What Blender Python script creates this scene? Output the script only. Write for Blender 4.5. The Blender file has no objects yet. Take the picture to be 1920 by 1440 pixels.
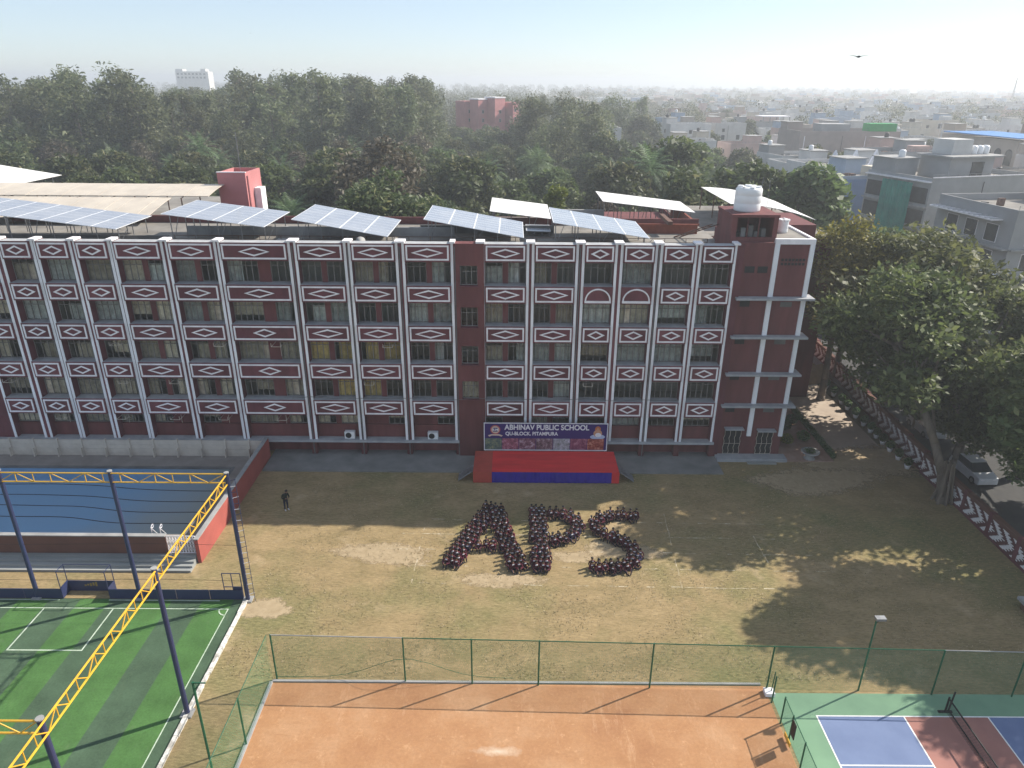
import bpy, bmesh, math, random
import numpy as np
from mathutils import Vector, Matrix
R = math.radians
scene = bpy.context.scene
COL = scene.collection

# ------------------------------------------------------------------ camera
CAM_H = 29.4
cd = bpy.data.cameras.new('camera')
cam = bpy.data.objects.new('camera', cd)
COL.objects.link(cam)
cd.sensor_fit = 'HORIZONTAL'
cd.sensor_width = 36.0
cd.lens = 36.0 * 1331.0 / 1920.0
cd.clip_start = 0.5
cd.clip_end = 12000.0
cam.rotation_mode = 'XYZ'
cam.matrix_world = Matrix.Translation((0, 0, CAM_H)) @ Matrix.Rotation(R(90 - 23.1), 4, 'X') @ Matrix.Rotation(R(0.40), 4, 'Z')
scene.camera = cam

# ------------------------------------------------------------------ sky + sun
SUN_DIR = Vector((1.2, 0.56, 1.0)).normalized()
ELEV = math.asin(SUN_DIR.z)
AZ = math.atan2(SUN_DIR.x, SUN_DIR.y)
w = bpy.data.worlds.new('World'); scene.world = w; w.use_nodes = True
nt = w.node_tree
sky = nt.nodes.new('ShaderNodeTexSky')
sky.sky_type = 'NISHITA'; sky.sun_disc = False
sky.sun_elevation = ELEV; sky.sun_rotation = AZ
sky.air_density = 0.8; sky.dust_density = 0.5; sky.ozone_density = 2.2; sky.altitude = 200
bg = nt.nodes['Background']
# thin even veil of winter haze over the whole sky dome
veil = nt.nodes.new('ShaderNodeMix'); veil.data_type = 'RGBA'; veil.inputs[0].default_value = 0.45
veil.inputs[7].default_value = (4.0, 4.5, 5.0, 1.0)
nt.links.new(sky.outputs[0], veil.inputs[6]); nt.links.new(veil.outputs[2], bg.inputs[0])
bg.inputs[1].default_value = 0.11
sl = bpy.data.lights.new('sun', 'SUN'); sl.energy = 4.9; sl.angle = R(0.6); sl.color = (1.0, 0.93, 0.82)
so = bpy.data.objects.new('sun', sl); COL.objects.link(so)
so.rotation_euler = (-SUN_DIR).to_track_quat('-Z', 'Y').to_euler()
so.location = (60, 30, 80)
vs = scene.view_settings
vs.view_transform = 'Standard'; vs.look = 'None'; vs.exposure = 0.68; vs.gamma = 1.0; vs.use_curve_mapping = False
cy = scene.cycles
cy.use_denoising = True
try: cy.denoiser = 'OPENIMAGEDENOISE'
except Exception: pass
cy.max_bounces = 5; cy.diffuse_bounces = 2; cy.glossy_bounces = 2; cy.transmission_bounces = 3
cy.transparent_max_bounces = 10; cy.volume_bounces = 0
cy.use_adaptive_sampling = True; cy.adaptive_threshold = 0.02
cy.sample_clamp_indirect = 4.0

rnd = random.Random(7)
rng = np.random.default_rng(11)

# ------------------------------------------------------------------ materials
def _new(name):
    m = bpy.data.materials.new(name); m.use_nodes = True
    n = m.node_tree; p = n.nodes['Principled BSDF']
    return m, n, p
def c4(c): return (c[0], c[1], c[2], 1.0)
def M(name, c1, c2=None, scale=1.0, rough=0.8, bump=0.0, metal=0.0, spec=0.3, lo=0.35, hi=0.65, detail=5, objvar=0.0, stretch=None, coord='pos'):
    m, n, p = _new(name)
    p.inputs['Roughness'].default_value = rough; p.inputs['Metallic'].default_value = metal
    p.inputs['Specular IOR Level'].default_value = spec
    col = None
    if c2 is None: c2 = tuple(v * 0.82 for v in c1)
    if coord == 'pos':
        g = n.nodes.new('ShaderNodeNewGeometry'); src = g.outputs['Position']
    else:
        g = n.nodes.new('ShaderNodeTexCoord'); src = g.outputs['Object']
    if stretch:
        mp = n.nodes.new('ShaderNodeMapping'); mp.inputs['Scale'].default_value = stretch
        n.links.new(src, mp.inputs['Vector']); src = mp.outputs[0]
    t = n.nodes.new('ShaderNodeTexNoise'); t.inputs['Scale'].default_value = scale; t.inputs['Detail'].default_value = detail
    t.inputs['Roughness'].default_value = 0.62
    n.links.new(src, t.inputs['Vector'])
    r = n.nodes.new('ShaderNodeValToRGB')
    r.color_ramp.elements[0].position = lo; r.color_ramp.elements[1].position = hi
    r.color_ramp.elements[0].color = c4(c1); r.color_ramp.elements[1].color = c4(c2)
    n.links.new(t.outputs['Fac'], r.inputs['Fac']); col = r.outputs[0]
    if objvar > 0:
        oi = n.nodes.new('ShaderNodeObjectInfo'); hs = n.nodes.new('ShaderNodeHueSaturation')
        mr = n.nodes.new('ShaderNodeMapRange'); mr.inputs['To Min'].default_value = 1 - objvar; mr.inputs['To Max'].default_value = 1 + objvar
        n.links.new(oi.outputs['Random'], mr.inputs['Value']); n.links.new(mr.outputs[0], hs.inputs['Value'])
        n.links.new(col, hs.inputs['Color']); col = hs.outputs[0]
    n.links.new(col, p.inputs['Base Color'])
    if bump > 0:
        b = n.nodes.new('ShaderNodeBump'); b.inputs['Strength'].default_value = bump; b.inputs['Distance'].default_value = 0.05
        n.links.new(t.outputs['Fac'], b.inputs['Height']); n.links.new(b.outputs[0], p.inputs['Normal'])
    return m

def noise(n, src, scale, detail=5, rough=0.6, stretch=None):
    if stretch:
        mp = n.nodes.new('ShaderNodeMapping'); mp.inputs['Scale'].default_value = stretch
        n.links.new(src, mp.inputs['Vector']); src = mp.outputs[0]
    t = n.nodes.new('ShaderNodeTexNoise'); t.inputs['Scale'].default_value = scale
    t.inputs['Detail'].default_value = detail; t.inputs['Roughness'].default_value = rough
    n.links.new(src, t.inputs['Vector']); return t.outputs['Fac']
def ramp(n, fac, stops):
    r = n.nodes.new('ShaderNodeValToRGB'); e = r.color_ramp.elements
    e[0].position, e[1].position = stops[0][0], stops[-1][0]
    e[0].color, e[1].color = c4(stops[0][1]), c4(stops[-1][1])
    for s, c in stops[1:-1]:
        x = e.new(s); x.color = c4(c)
    n.links.new(fac, r.inputs['Fac']); return r.outputs[0]
def mix(n, fac, a, b, mode='MIX'):
    x = n.nodes.new('ShaderNodeMix'); x.data_type = 'RGBA'; x.blend_type = mode
    if isinstance(fac, (int, float)): x.inputs[0].default_value = fac
    else: n.links.new(fac, x.inputs[0])
    for i, v in ((6, a), (7, b)):
        if isinstance(v, tuple): x.inputs[i].default_value = c4(v)
        else: n.links.new(v, x.inputs[i])
    return x.outputs[2]
def grey(v): return (v, v, v)

def grass_mat():
    m, n, p = _new('dry_grass')
    p.inputs['Roughness'].default_value = 0.95; p.inputs['Specular IOR Level'].default_value = 0.1
    g = n.nodes.new('ShaderNodeNewGeometry').outputs['Position']
    big = noise(n, g, 0.11, 4); mid = noise(n, g, 0.55, 6, 0.7, (0.7, 1.3, 1)); fine = noise(n, g, 5.0, 6, 0.75, (0.55, 1.6, 1)); pat = noise(n, g, 0.33, 3)
    base = ramp(n, mid, [(0.3, (0.225, 0.175, 0.088)), (0.52, (0.310, 0.230, 0.122)), (0.75, (0.39, 0.288, 0.158))])
    green = ramp(n, fine, [(0.3, (0.135, 0.140, 0.058)), (0.7, (0.255, 0.222, 0.105))])
    gm = ramp(n, big, [(0.47, grey(0.0)), (0.64, grey(0.85))])
    col = mix(n, gm, base, green)
    worn = ramp(n, pat, [(0.62, grey(0.0)), (0.74, grey(0.75))])
    col = mix(n, worn, col, (0.44, 0.335, 0.205))
    fi = ramp(n, fine, [(0.25, grey(0.60)), (0.75, grey(1.30))])
    col = mix(n, 1.0, col, fi, 'MULTIPLY')
    n.links.new(col, p.inputs['Base Color'])
    b = n.nodes.new('ShaderNodeBump'); b.inputs['Strength'].default_value = 0.5; b.inputs['Distance'].default_value = 0.06
    n.links.new(fine, b.inputs['Height']); n.links.new(b.outputs[0], p.inputs['Normal'])
    return m
def clay_mat():
    m, n, p = _new('orange_clay')
    p.inputs['Roughness'].default_value = 0.95; p.inputs['Specular IOR Level'].default_value = 0.1
    g = n.nodes.new('ShaderNodeNewGeometry').outputs['Position']
    a = noise(n, g, 0.25, 5, 0.65); f = noise(n, g, 6.0, 5, 0.7); s = noise(n, g, 1.7, 7, 0.75)
    col = ramp(n, a, [(0.3, (0.335, 0.165, 0.083)), (0.5, (0.405, 0.215, 0.108)), (0.72, (0.465, 0.275, 0.155))])
    tk = noise(n, g, 0.9, 7, .8, (.22, 1.0, 1)); col = mix(n, ramp(n, tk, [(.54, grey(0.0)), (.68, grey(.55))]), col, (.33, .17, .085))
    tk2 = noise(n, g, 0.7, 6, .8, (1.4, .3, 1)); col = mix(n, ramp(n, tk2, [(.56, grey(0.0)), (.70, grey(.5))]), col, (.60, .38, .23))
    fl = ramp(n, s, [(0.58, grey(0.0)), (0.68, grey(0.6))])
    col = mix(n, fl, col, (0.60, 0.36, 0.20))
    col = mix(n, 1.0, col, ramp(n, f, [(0.25, grey(0.86)), (0.75, grey(1.12))]), 'MULTIPLY')
    mp = n.nodes.new('ShaderNodeMapping'); mp.inputs['Location'].default_value = (0.5 * 0.36, -24.25 * 1.5, 0); mp.inputs['Scale'].default_value = (0.36, 1.5, 0)
    n.links.new(g, mp.inputs['Vector'])
    ln = n.nodes.new('ShaderNodeVectorMath'); ln.operation = 'LENGTH'; n.links.new(mp.outputs[0], ln.inputs[0])
    ad = n.nodes.new('ShaderNodeMath'); ad.operation = 'MULTIPLY_ADD'; ad.inputs[1].default_value = 1.1
    n.links.new(s, ad.inputs[0]); n.links.new(ln.outputs['Value'], ad.inputs[2])
    lime = ramp(n, ad.outputs[0], [(0.55, grey(0.62)), (1.35, grey(0.0))])
    col = mix(n, lime, col, (0.70, 0.60, 0.48))
    n.links.new(col, p.inputs['Base Color'])
    return m
def turf_mat():
    m, n, p = _new('striped_turf')
    p.inputs['Roughness'].default_value = 0.85; p.inputs['Specular IOR Level'].default_value = 0.2
    g = n.nodes.new('ShaderNodeNewGeometry').outputs['Position']
    sx = n.nodes.new('ShaderNodeSeparateXYZ'); n.links.new(g, sx.inputs[0])
    a = n.nodes.new('ShaderNodeMath'); a.operation = 'MULTIPLY_ADD'; a.inputs[1].default_value = 1 / 3.75; a.inputs[2].default_value = 100 + 18.85 / 3.75
    n.links.new(sx.outputs[0], a.inputs[0])
    fr = n.nodes.new('ShaderNodeMath'); fr.operation = 'FRACT'; n.links.new(a.outputs[0], fr.inputs[0])
    gt = n.nodes.new('ShaderNodeMath'); gt.operation = 'GREATER_THAN'; gt.inputs[1].default_value = 0.5; n.links.new(fr.outputs[0], gt.inputs[0])
    col = mix(n, gt.outputs[0], (0.066, 0.150, 0.044), (0.062, 0.104, 0.062))
    f = noise(n, g, 9.0, 5, 0.7); b = noise(n, g, 0.6, 4)
    col = mix(n, 1.0, col, ramp(n, f, [(0.3, grey(0.8)), (0.7, grey(1.2))]), 'MULTIPLY')
    col = mix(n, 1.0, col, ramp(n, b, [(0.3, grey(0.78)), (0.7, grey(1.2))]), 'MULTIPLY')
    wr = noise(n, g, 1.3, 6, .75, (1.0, .5, 1)); col = mix(n, ramp(n, wr, [(.58, grey(0.0)), (.72, grey(.35))]), col, (.14, .165, .10))
    n.links.new(col, p.inputs['Base Color'])
    return m
def leaf_mat(name, c_lo, c_mid, c_hi, objvar=0.25, transl=0.3):
    m, n, p = _new(name)
    out = n.nodes['Material Output']
    at = n.nodes.new('ShaderNodeAttribute'); at.attribute_name = 'tint'
    col = ramp(n, at.outputs['Fac'], [(0.0, c_lo), (0.55, c_mid), (1.0, c_hi)])
    oi = n.nodes.new('ShaderNodeObjectInfo')
    hs = n.nodes.new('ShaderNodeHueSaturation')
    mr = n.nodes.new('ShaderNodeMapRange'); mr.inputs['To Min'].default_value = 1 - objvar; mr.inputs['To Max'].default_value = 1 + objvar
    n.links.new(oi.outputs['Random'], mr.inputs['Value']); n.links.new(mr.outputs[0], hs.inputs['Value'])
    mh = n.nodes.new('ShaderNodeMapRange'); mh.inputs['To Min'].default_value = 0.475; mh.inputs['To Max'].default_value = 0.515
    n.links.new(oi.outputs['Random'], mh.inputs['Value']); n.links.new(mh.outputs[0], hs.inputs['Hue'])
    n.links.new(col, hs.inputs['Color'])
    n.links.new(hs.outputs[0], p.inputs['Base Color'])
    p.inputs['Roughness'].default_value = 0.55; p.inputs['Specular IOR Level'].default_value = 0.35
    tr = n.nodes.new('ShaderNodeBsdfTranslucent'); n.links.new(hs.outputs[0], tr.inputs['Color'])
    mx = n.nodes.new('ShaderNodeMixShader'); mx.inputs[0].default_value = transl
    n.links.new(p.outputs[0], mx.inputs[1]); n.links.new(tr.outputs[0], mx.inputs[2]); n.links.new(mx.outputs[0], out.inputs[0])
    return m
def net_mat(name, col, dens, cell=0.06):
    m, n, p = _new(name); out = n.nodes['Material Output']
    p.inputs['Base Color'].default_value = c4(col); p.inputs['Roughness'].default_value = 0.6
    tc = n.nodes.new('ShaderNodeTexCoord')
    wv = []
    for rot in (R(45), R(-45)):
        mp = n.nodes.new('ShaderNodeMapping'); mp.inputs['Rotation'].default_value = (0, 0, rot)
        n.links.new(tc.outputs['UV'], mp.inputs['Vector'])
        v = n.nodes.new('ShaderNodeTexWave'); v.inputs['Scale'].default_value = 0.3 / cell
        n.links.new(mp.outputs[0], v.inputs['Vector'])
        t = n.nodes.new('ShaderNodeMath'); t.operation = 'GREATER_THAN'; t.inputs[1].default_value = 1 - dens
        n.links.new(v.outputs['Fac'], t.inputs[0]); wv.append(t.outputs[0])
    mxm = n.nodes.new('ShaderNodeMath'); mxm.operation = 'MAXIMUM'; n.links.new(wv[0], mxm.inputs[0]); n.links.new(wv[1], mxm.inputs[1])
    tr = n.nodes.new('ShaderNodeBsdfTransparent'); mx = n.nodes.new('ShaderNodeMixShader')
    n.links.new(mxm.outputs[0], mx.inputs[0]); n.links.new(tr.outputs[0], mx.inputs[1]); n.links.new(p.outputs[0], mx.inputs[2])
    n.links.new(mx.outputs[0], out.inputs[0])
    return m
def glass_mat(name, tint, fac=0.11):
    m, n, p = _new(name); out = n.nodes['Material Output']
    p.inputs['Base Color'].default_value = c4(tint); p.inputs['Roughness'].default_value = 0.06
    p.inputs['Specular IOR Level'].default_value = 0.6
    tr = n.nodes.new('ShaderNodeBsdfTransparent'); tr.inputs['Color'].default_value = (0.97, 0.98, 0.97, 1)
    mx = n.nodes.new('ShaderNodeMixShader'); mx.inputs[0].default_value = fac
    n.links.new(tr.outputs[0], mx.inputs[1]); n.links.new(p.outputs[0], mx.inputs[2]); n.links.new(mx.outputs[0], out.inputs[0])
    return m
def brick_pattern_mat():
    m, n, p = _new('painted_brick_zigzag')
    p.inputs['Roughness'].default_value = 0.85
    g = n.nodes.new('ShaderNodeNewGeometry').outputs['Position']
    s = n.nodes.new('ShaderNodeSeparateXYZ'); n.links.new(g, s.inputs[0])
    def mth(op, a, b=None):
        x = n.nodes.new('ShaderNodeMath'); x.operation = op
        for i, v in enumerate((a, b)):
            if v is None: continue
            if isinstance(v, (int, float)): x.inputs[i].default_value = v
            else: n.links.new(v, x.inputs[i])
        return x.outputs[0]
    zrow = mth('FLOOR', mth('DIVIDE', s.outputs[2], 0.085))
    ycol = mth('FLOOR', mth('DIVIDE', mth('ADD', s.outputs[1], mth('MULTIPLY', mth('PINGPONG', zrow, 1.0), 0.11)), 0.22))
    tri = mth('PINGPONG', mth('ADD', zrow, 3.0), 12.0)
    v = mth('FRACT', mth('DIVIDE', mth('ADD', mth('ADD', ycol, mth('MULTIPLY', tri, 0.5)), 400.0), 5.0))
    on = mth('LESS_THAN', v, 0.42)
    nz = noise(n, g, 8.0, 4)
    wht = ramp(n, nz, [(0.3, (0.58, 0.56, 0.56)), (0.7, (0.80, 0.78, 0.78))])
    mar = ramp(n, nz, [(0.3, (0.085, 0.028, 0.030)), (0.7, (0.125, 0.042, 0.042))])
    n.links.new(mix(n, on, mar, wht), p.inputs['Base Color'])
    return m

MT = {}
MT['grass'] = grass_mat(); MT['clay'] = clay_mat(); MT['turf'] = turf_mat()
MT['terrain'] = M('scrub_ground', (0.10, 0.095, 0.055), (0.19, 0.165, 0.10), 0.05, 0.95)
MT['maroon'] = M('maroon_paint', (0.165, 0.050, 0.060), (0.110, 0.034, 0.041), 1.1, 0.75, 0.05, objvar=.14, stretch=(1, 1, .35))
MT['maroon2'] = M('maroon_plaster', (0.175, 0.058, 0.057), (0.105, 0.034, 0.036), 0.8, 0.85, 0.05, objvar=.10, stretch=(1.2, 1, .22), lo=.3, hi=.72)
MT['pinkpaint'] = M('pink_plaster', (0.50, 0.20, 0.20), (0.42, 0.165, 0.165), 0.4, 0.8)
MT['white'] = M('white_paint', (0.90, 0.87, 0.88), (0.74, 0.71, 0.73), 1.3, 0.6)
MT['fin'] = M('white_fin_paint', (0.90, 0.90, 0.92), (0.66, 0.66, 0.69), 1.6, 0.65, stretch=(1, 1, 0.12), lo=.4, hi=.72)
MT['concrete'] = M('concrete', (0.25, 0.25, 0.25), (0.36, 0.355, 0.345), 0.8, 0.9, 0.1)
MT['ledge'] = M('grey_ledge', (0.30, 0.31, 0.33), (0.42, 0.425, 0.43), 1.1, 0.9)
MT['darkconc'] = M('dark_concrete', (0.10, 0.10, 0.10), (0.17, 0.165, 0.16), 0.7, 0.9)
MT['pavement'] = M('pavement_slab', (0.165, 0.165, 0.16), (0.235, 0.23, 0.22), 0.5, 0.9, 0.1)
MT['path'] = M('path_concrete', (0.38, 0.31, 0.25), (0.50, 0.42, 0.34), 0.5, 0.9, 0.1)
MT['glass'] = glass_mat('window_glass', (0.03, 0.035, 0.035))
MT['frame'] = M('window_frame', (0.26, 0.24, 0.225), None, 3, 0.6)
MT['curtain'] = M('beige_curtain', (0.80, 0.70, 0.54), (0.50, 0.43, 0.34), 2.2, 0.95, objvar=0.4)
MT['curtain_y'] = M('ochre_curtain', (0.74, 0.54, 0.20), (0.45, 0.34, 0.15), 2.2, 0.95, objvar=0.3)
MT['curtain_g'] = M('grey_curtain', (0.66, 0.67, 0.63), (0.40, 0.42, 0.40), 2.2, 0.95, objvar=0.3)
MT['interior'] = M('interior_wall', (0.50, 0.47, 0.40), None, 0.7, 0.95)
MT['solar'] = None
MT['sheet'] = M('cream_roof_sheet', (0.60, 0.53, 0.44), (0.50, 0.44, 0.37), 0.5, 0.55, spec=0.4)
MT['sheet_w'] = M('white_roof_sheet', (0.78, 0.76, 0.73), (0.68, 0.66, 0.64), 0.5, 0.5, spec=0.4)
MT['steel'] = M('galvanised_steel', (0.30, 0.31, 0.32), (0.20, 0.20, 0.21), 2, 0.45, metal=0.6)
MT['rust'] = M('rusty_steel', (0.16, 0.085, 0.06), (0.09, 0.05, 0.04), 2, 0.8)
MT['tank'] = M('white_tank_plastic', (0.80, 0.80, 0.80), (0.72, 0.73, 0.74), 0.8, 0.4, spec=0.5)
MT['blacktank'] = M('black_tank_plastic', (0.03, 0.03, 0.032), None, 1, 0.5)
MT['roofconc'] = M('roof_terrace', (0.17, 0.158, 0.145), (0.27, 0.25, 0.225), 0.4, 0.95, 0.1)
MT['brick'] = M('red_brick', (0.26, 0.075, 0.045), (0.20, 0.055, 0.035), 3.0, 0.9)
MT['navy'] = M('navy_paint', (0.022, 0.030, 0.085), (0.03, 0.04, 0.10), 1, 0.45, spec=0.5)
MT['yellow'] = M('yellow_paint', (0.72, 0.42, 0.035), (0.62, 0.34, 0.03), 2, 0.45, spec=0.5)
MT['greenpaint'] = M('green_paint', (0.015, 0.11, 0.055), None, 2, 0.5)
MT['black'] = M('black_paint', (0.018, 0.018, 0.02), None, 2, 0.6)
MT['redcarpet'] = M('red_carpet', (0.70, 0.034, 0.036), (0.55, 0.026, 0.030), .9, 0.95, 0.4, stretch=(.3, 1.5, 1))
MT['redcarpet2'] = M('faded_red_carpet', (0.42, 0.062, 0.042), (0.34, 0.05, 0.036), 1.2, 0.95)
MT['bluecloth'] = M('blue_skirting_cloth', (0.026, 0.010, 0.30), (0.019, 0.008, 0.22), 1.5, 0.9)
MT['banner'] = M('banner_vinyl', (0.040, 0.016, 0.15), (0.030, 0.012, 0.125), 0.6, 0.5)
MT['lettering'] = M('white_lettering', (0.82, 0.82, 0.85), None, 3, 0.6)
MT['brickpat'] = brick_pattern_mat()
MT['asphalt'] = M('asphalt', (0.050, 0.050, 0.052), (0.075, 0.073, 0.07), 0.8, 0.9, 0.1)
MT['pool_wall'] = M('cream_panel_wall', (0.62, 0.56, 0.48), (0.50, 0.45, 0.39), 0.8, 0.9)
MT['redwall'] = M('red_wall_paint', (0.40, 0.105, 0.085), (0.32, 0.085, 0.07), 0.6, 0.85)
MT['brownwall'] = M('brown_wall_paint', (0.155, 0.075, 0.055), (0.125, 0.062, 0.048), 0.6, 0.85)
MT['deck'] = M('pool_deck', (0.20, 0.175, 0.16), (0.26, 0.23, 0.21), 0.7, 0.9)
MT['step'] = M('concrete_step', (0.22, 0.235, 0.23), (0.34, 0.345, 0.33), 0.6, 0.9, stretch=(0.25, 1, 1))
MT['soil'] = M('pink_soil', (0.28, 0.17, 0.13), (0.38, 0.26, 0.21), 0.8, 0.95)
MT['dirt'] = M('bare_dirt', (0.46, 0.36, 0.235), (0.38, 0.295, 0.19), 1.2, 0.95)
MT['court_green'] = M('court_green', (0.19, 0.325, 0.205), (0.16, 0.28, 0.18), 0.5, 0.85)
MT['court_blue'] = M('court_blue', (0.165, 0.215, 0.355), (0.135, 0.18, 0.31), 0.45, 0.85)
MT['court_pink'] = M('court_pink', (0.38, 0.18, 0.145), (0.32, 0.15, 0.125), 0.45, 0.85)
MT['line'] = M('white_line', (0.82, 0.82, 0.80), (0.70, 0.70, 0.68), 2, 0.8)
MT['bark'] = M('bark', (0.12, 0.095, 0.075), (0.20, 0.165, 0.13), 3.0, 0.95, 0.3, stretch=(1, 1, 0.2))
MT['barkpale'] = M('pale_bark', (0.34, 0.30, 0.25), (0.24, 0.20, 0.165), 2.0, 0.9, stretch=(1, 1, 0.2))
MT['skin'] = M('skin', (0.17, 0.085, 0.055), (0.22, 0.115, 0.075), 3, 0.6, objvar=0.3, coord='obj')
MT['hair'] = M('black_hair', (0.010, 0.008, 0.008), None, 5, 0.5, coord='obj')
MT['blazer'] = M('maroon_blazer', (0.050, 0.008, 0.018), (0.078, 0.012, 0.024), 4, 0.9, objvar=0.45, coord='obj')
MT['blazer_b'] = M('navy_blazer', (0.022, 0.018, 0.055), None, 4, 0.9, objvar=0.3, coord='obj')
MT['blazer_p'] = M('crimson_sweater', (0.13, 0.014, 0.034), None, 4, 0.9, objvar=0.3, coord='obj')
MT['trouser'] = M('charcoal_trousers', (0.022, 0.018, 0.026), None, 4, 0.9, objvar=0.3, coord='obj')
MT['shirt'] = M('white_shirt', (0.70, 0.70, 0.74), None, 4, 0.8, coord='obj')
MT['shoe_w'] = M('white_shoe', (0.75, 0.75, 0.76), None, 4, 0.6)
MT['jacket'] = M('dark_jacket', (0.012, 0.020, 0.017), None, 4, 0.8)
MT['jean'] = M('navy_trousers', (0.018, 0.022, 0.045), None, 4, 0.9)
MT['rope'] = M('dark_rope', (0.03, 0.035, 0.045), None, 4, 0.8)
MT['greennet'] = net_mat('green_chain_link', (0.03, 0.20, 0.10), 0.034)
MT['blacknet'] = net_mat('black_net', (0.02, 0.02, 0.025), 0.10)
MT['leaf_big'] = leaf_mat('leaf_neem', (0.056, 0.076, 0.026), (0.118, 0.148, 0.048), (0.25, 0.27, 0.11), 0.12, .45)
MT['leaf_dark'] = leaf_mat('leaf_mango', (0.042, 0.062, 0.024), (0.088, 0.112, 0.042), (0.23, 0.22, 0.11), 0.25, .42)
MT['leaf_euc'] = leaf_mat('leaf_eucalyptus', (0.070, 0.088, 0.042), (0.132, 0.155, 0.072), (0.24, 0.25, 0.14), 0.28, .45)
MT['leaf_mid'] = leaf_mat('leaf_broad', (0.052, 0.082, 0.028), (0.105, 0.148, 0.050), (0.22, 0.26, 0.11), 0.30, .45)
MT['leaf_brown'] = leaf_mat('leaf_winter', (0.070, 0.062, 0.042), (0.130, 0.110, 0.072), (0.23, 0.20, 0.145), 0.25, .35)
MT['leaf_lime'] = leaf_mat('leaf_lime', (0.085, 0.13, 0.012), (0.15, 0.205, 0.020), (0.24, 0.28, 0.045), 0.1)
MT['leaf_yellow'] = leaf_mat('leaf_yellowing', (0.10, 0.105, 0.018), (0.20, 0.19, 0.030), (0.36, 0.32, 0.07), 0.12, .45)
MT['leaf_palm'] = leaf_mat('leaf_palm', (0.050, 0.085, 0.036), (0.095, 0.150, 0.060), (0.18, 0.24, 0.12), 0.3, .4)
MT['plant'] = leaf_mat('leaf_potted', (0.03, 0.07, 0.02), (0.06, 0.12, 0.03), (0.12, 0.2, 0.06), 0.25)

def solar_mat():
    m, n, p = _new('solar_cells')
    p.inputs['Roughness'].default_value = 0.16; p.inputs['Specular IOR Level'].default_value = 0.9
    tc = n.nodes.new('ShaderNodeTexCoord').outputs['Object']
    b = n.nodes.new('ShaderNodeTexBrick'); b.offset = 0.0
    b.inputs['Scale'].default_value = 1.0; b.inputs['Brick Width'].default_value = 0.16; b.inputs['Row Height'].default_value = 0.16
    b.inputs['Mortar Size'].default_value = 0.006
    b.inputs['Color1'].default_value = (0.045, 0.075, 0.16, 1); b.inputs['Color2'].default_value = (0.055, 0.09, 0.18, 1); b.inputs['Mortar'].default_value = (0.35, 0.38, 0.42, 1)
    n.links.new(tc, b.inputs['Vector'])
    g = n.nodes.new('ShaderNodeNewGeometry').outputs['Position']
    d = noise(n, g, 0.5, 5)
    sky_sheen = ramp(n, d, [(0.3, grey(0.38)), (0.7, grey(0.62))])  # uneven pale mix paints the bright sky's reflection into the cell colour
    n.links.new(mix(n, sky_sheen, b.outputs['Color'], (0.50, 0.50, 0.50)), p.inputs['Base Color'])
    return m
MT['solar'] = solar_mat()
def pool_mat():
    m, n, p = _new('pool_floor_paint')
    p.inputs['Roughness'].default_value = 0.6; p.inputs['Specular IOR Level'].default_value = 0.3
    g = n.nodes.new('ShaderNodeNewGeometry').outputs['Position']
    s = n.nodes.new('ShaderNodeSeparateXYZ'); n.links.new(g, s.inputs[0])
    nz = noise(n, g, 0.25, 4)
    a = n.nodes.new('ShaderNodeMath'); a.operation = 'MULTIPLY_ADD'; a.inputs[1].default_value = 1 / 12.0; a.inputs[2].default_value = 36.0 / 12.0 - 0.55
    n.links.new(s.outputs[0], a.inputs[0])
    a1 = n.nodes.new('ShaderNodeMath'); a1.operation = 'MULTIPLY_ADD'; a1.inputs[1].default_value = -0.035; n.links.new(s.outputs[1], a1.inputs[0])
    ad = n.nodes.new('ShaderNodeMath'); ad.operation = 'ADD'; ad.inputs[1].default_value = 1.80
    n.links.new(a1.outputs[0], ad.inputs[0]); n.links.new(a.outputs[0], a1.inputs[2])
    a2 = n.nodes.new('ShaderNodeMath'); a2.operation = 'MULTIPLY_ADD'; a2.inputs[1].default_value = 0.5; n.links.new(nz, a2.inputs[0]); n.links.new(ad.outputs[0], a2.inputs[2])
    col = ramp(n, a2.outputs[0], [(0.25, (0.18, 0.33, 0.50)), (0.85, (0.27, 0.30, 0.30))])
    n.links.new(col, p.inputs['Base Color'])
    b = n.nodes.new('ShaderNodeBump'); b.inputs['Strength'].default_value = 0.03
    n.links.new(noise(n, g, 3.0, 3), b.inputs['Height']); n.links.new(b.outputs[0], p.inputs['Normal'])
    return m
MT['pool'] = pool_mat()

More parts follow.
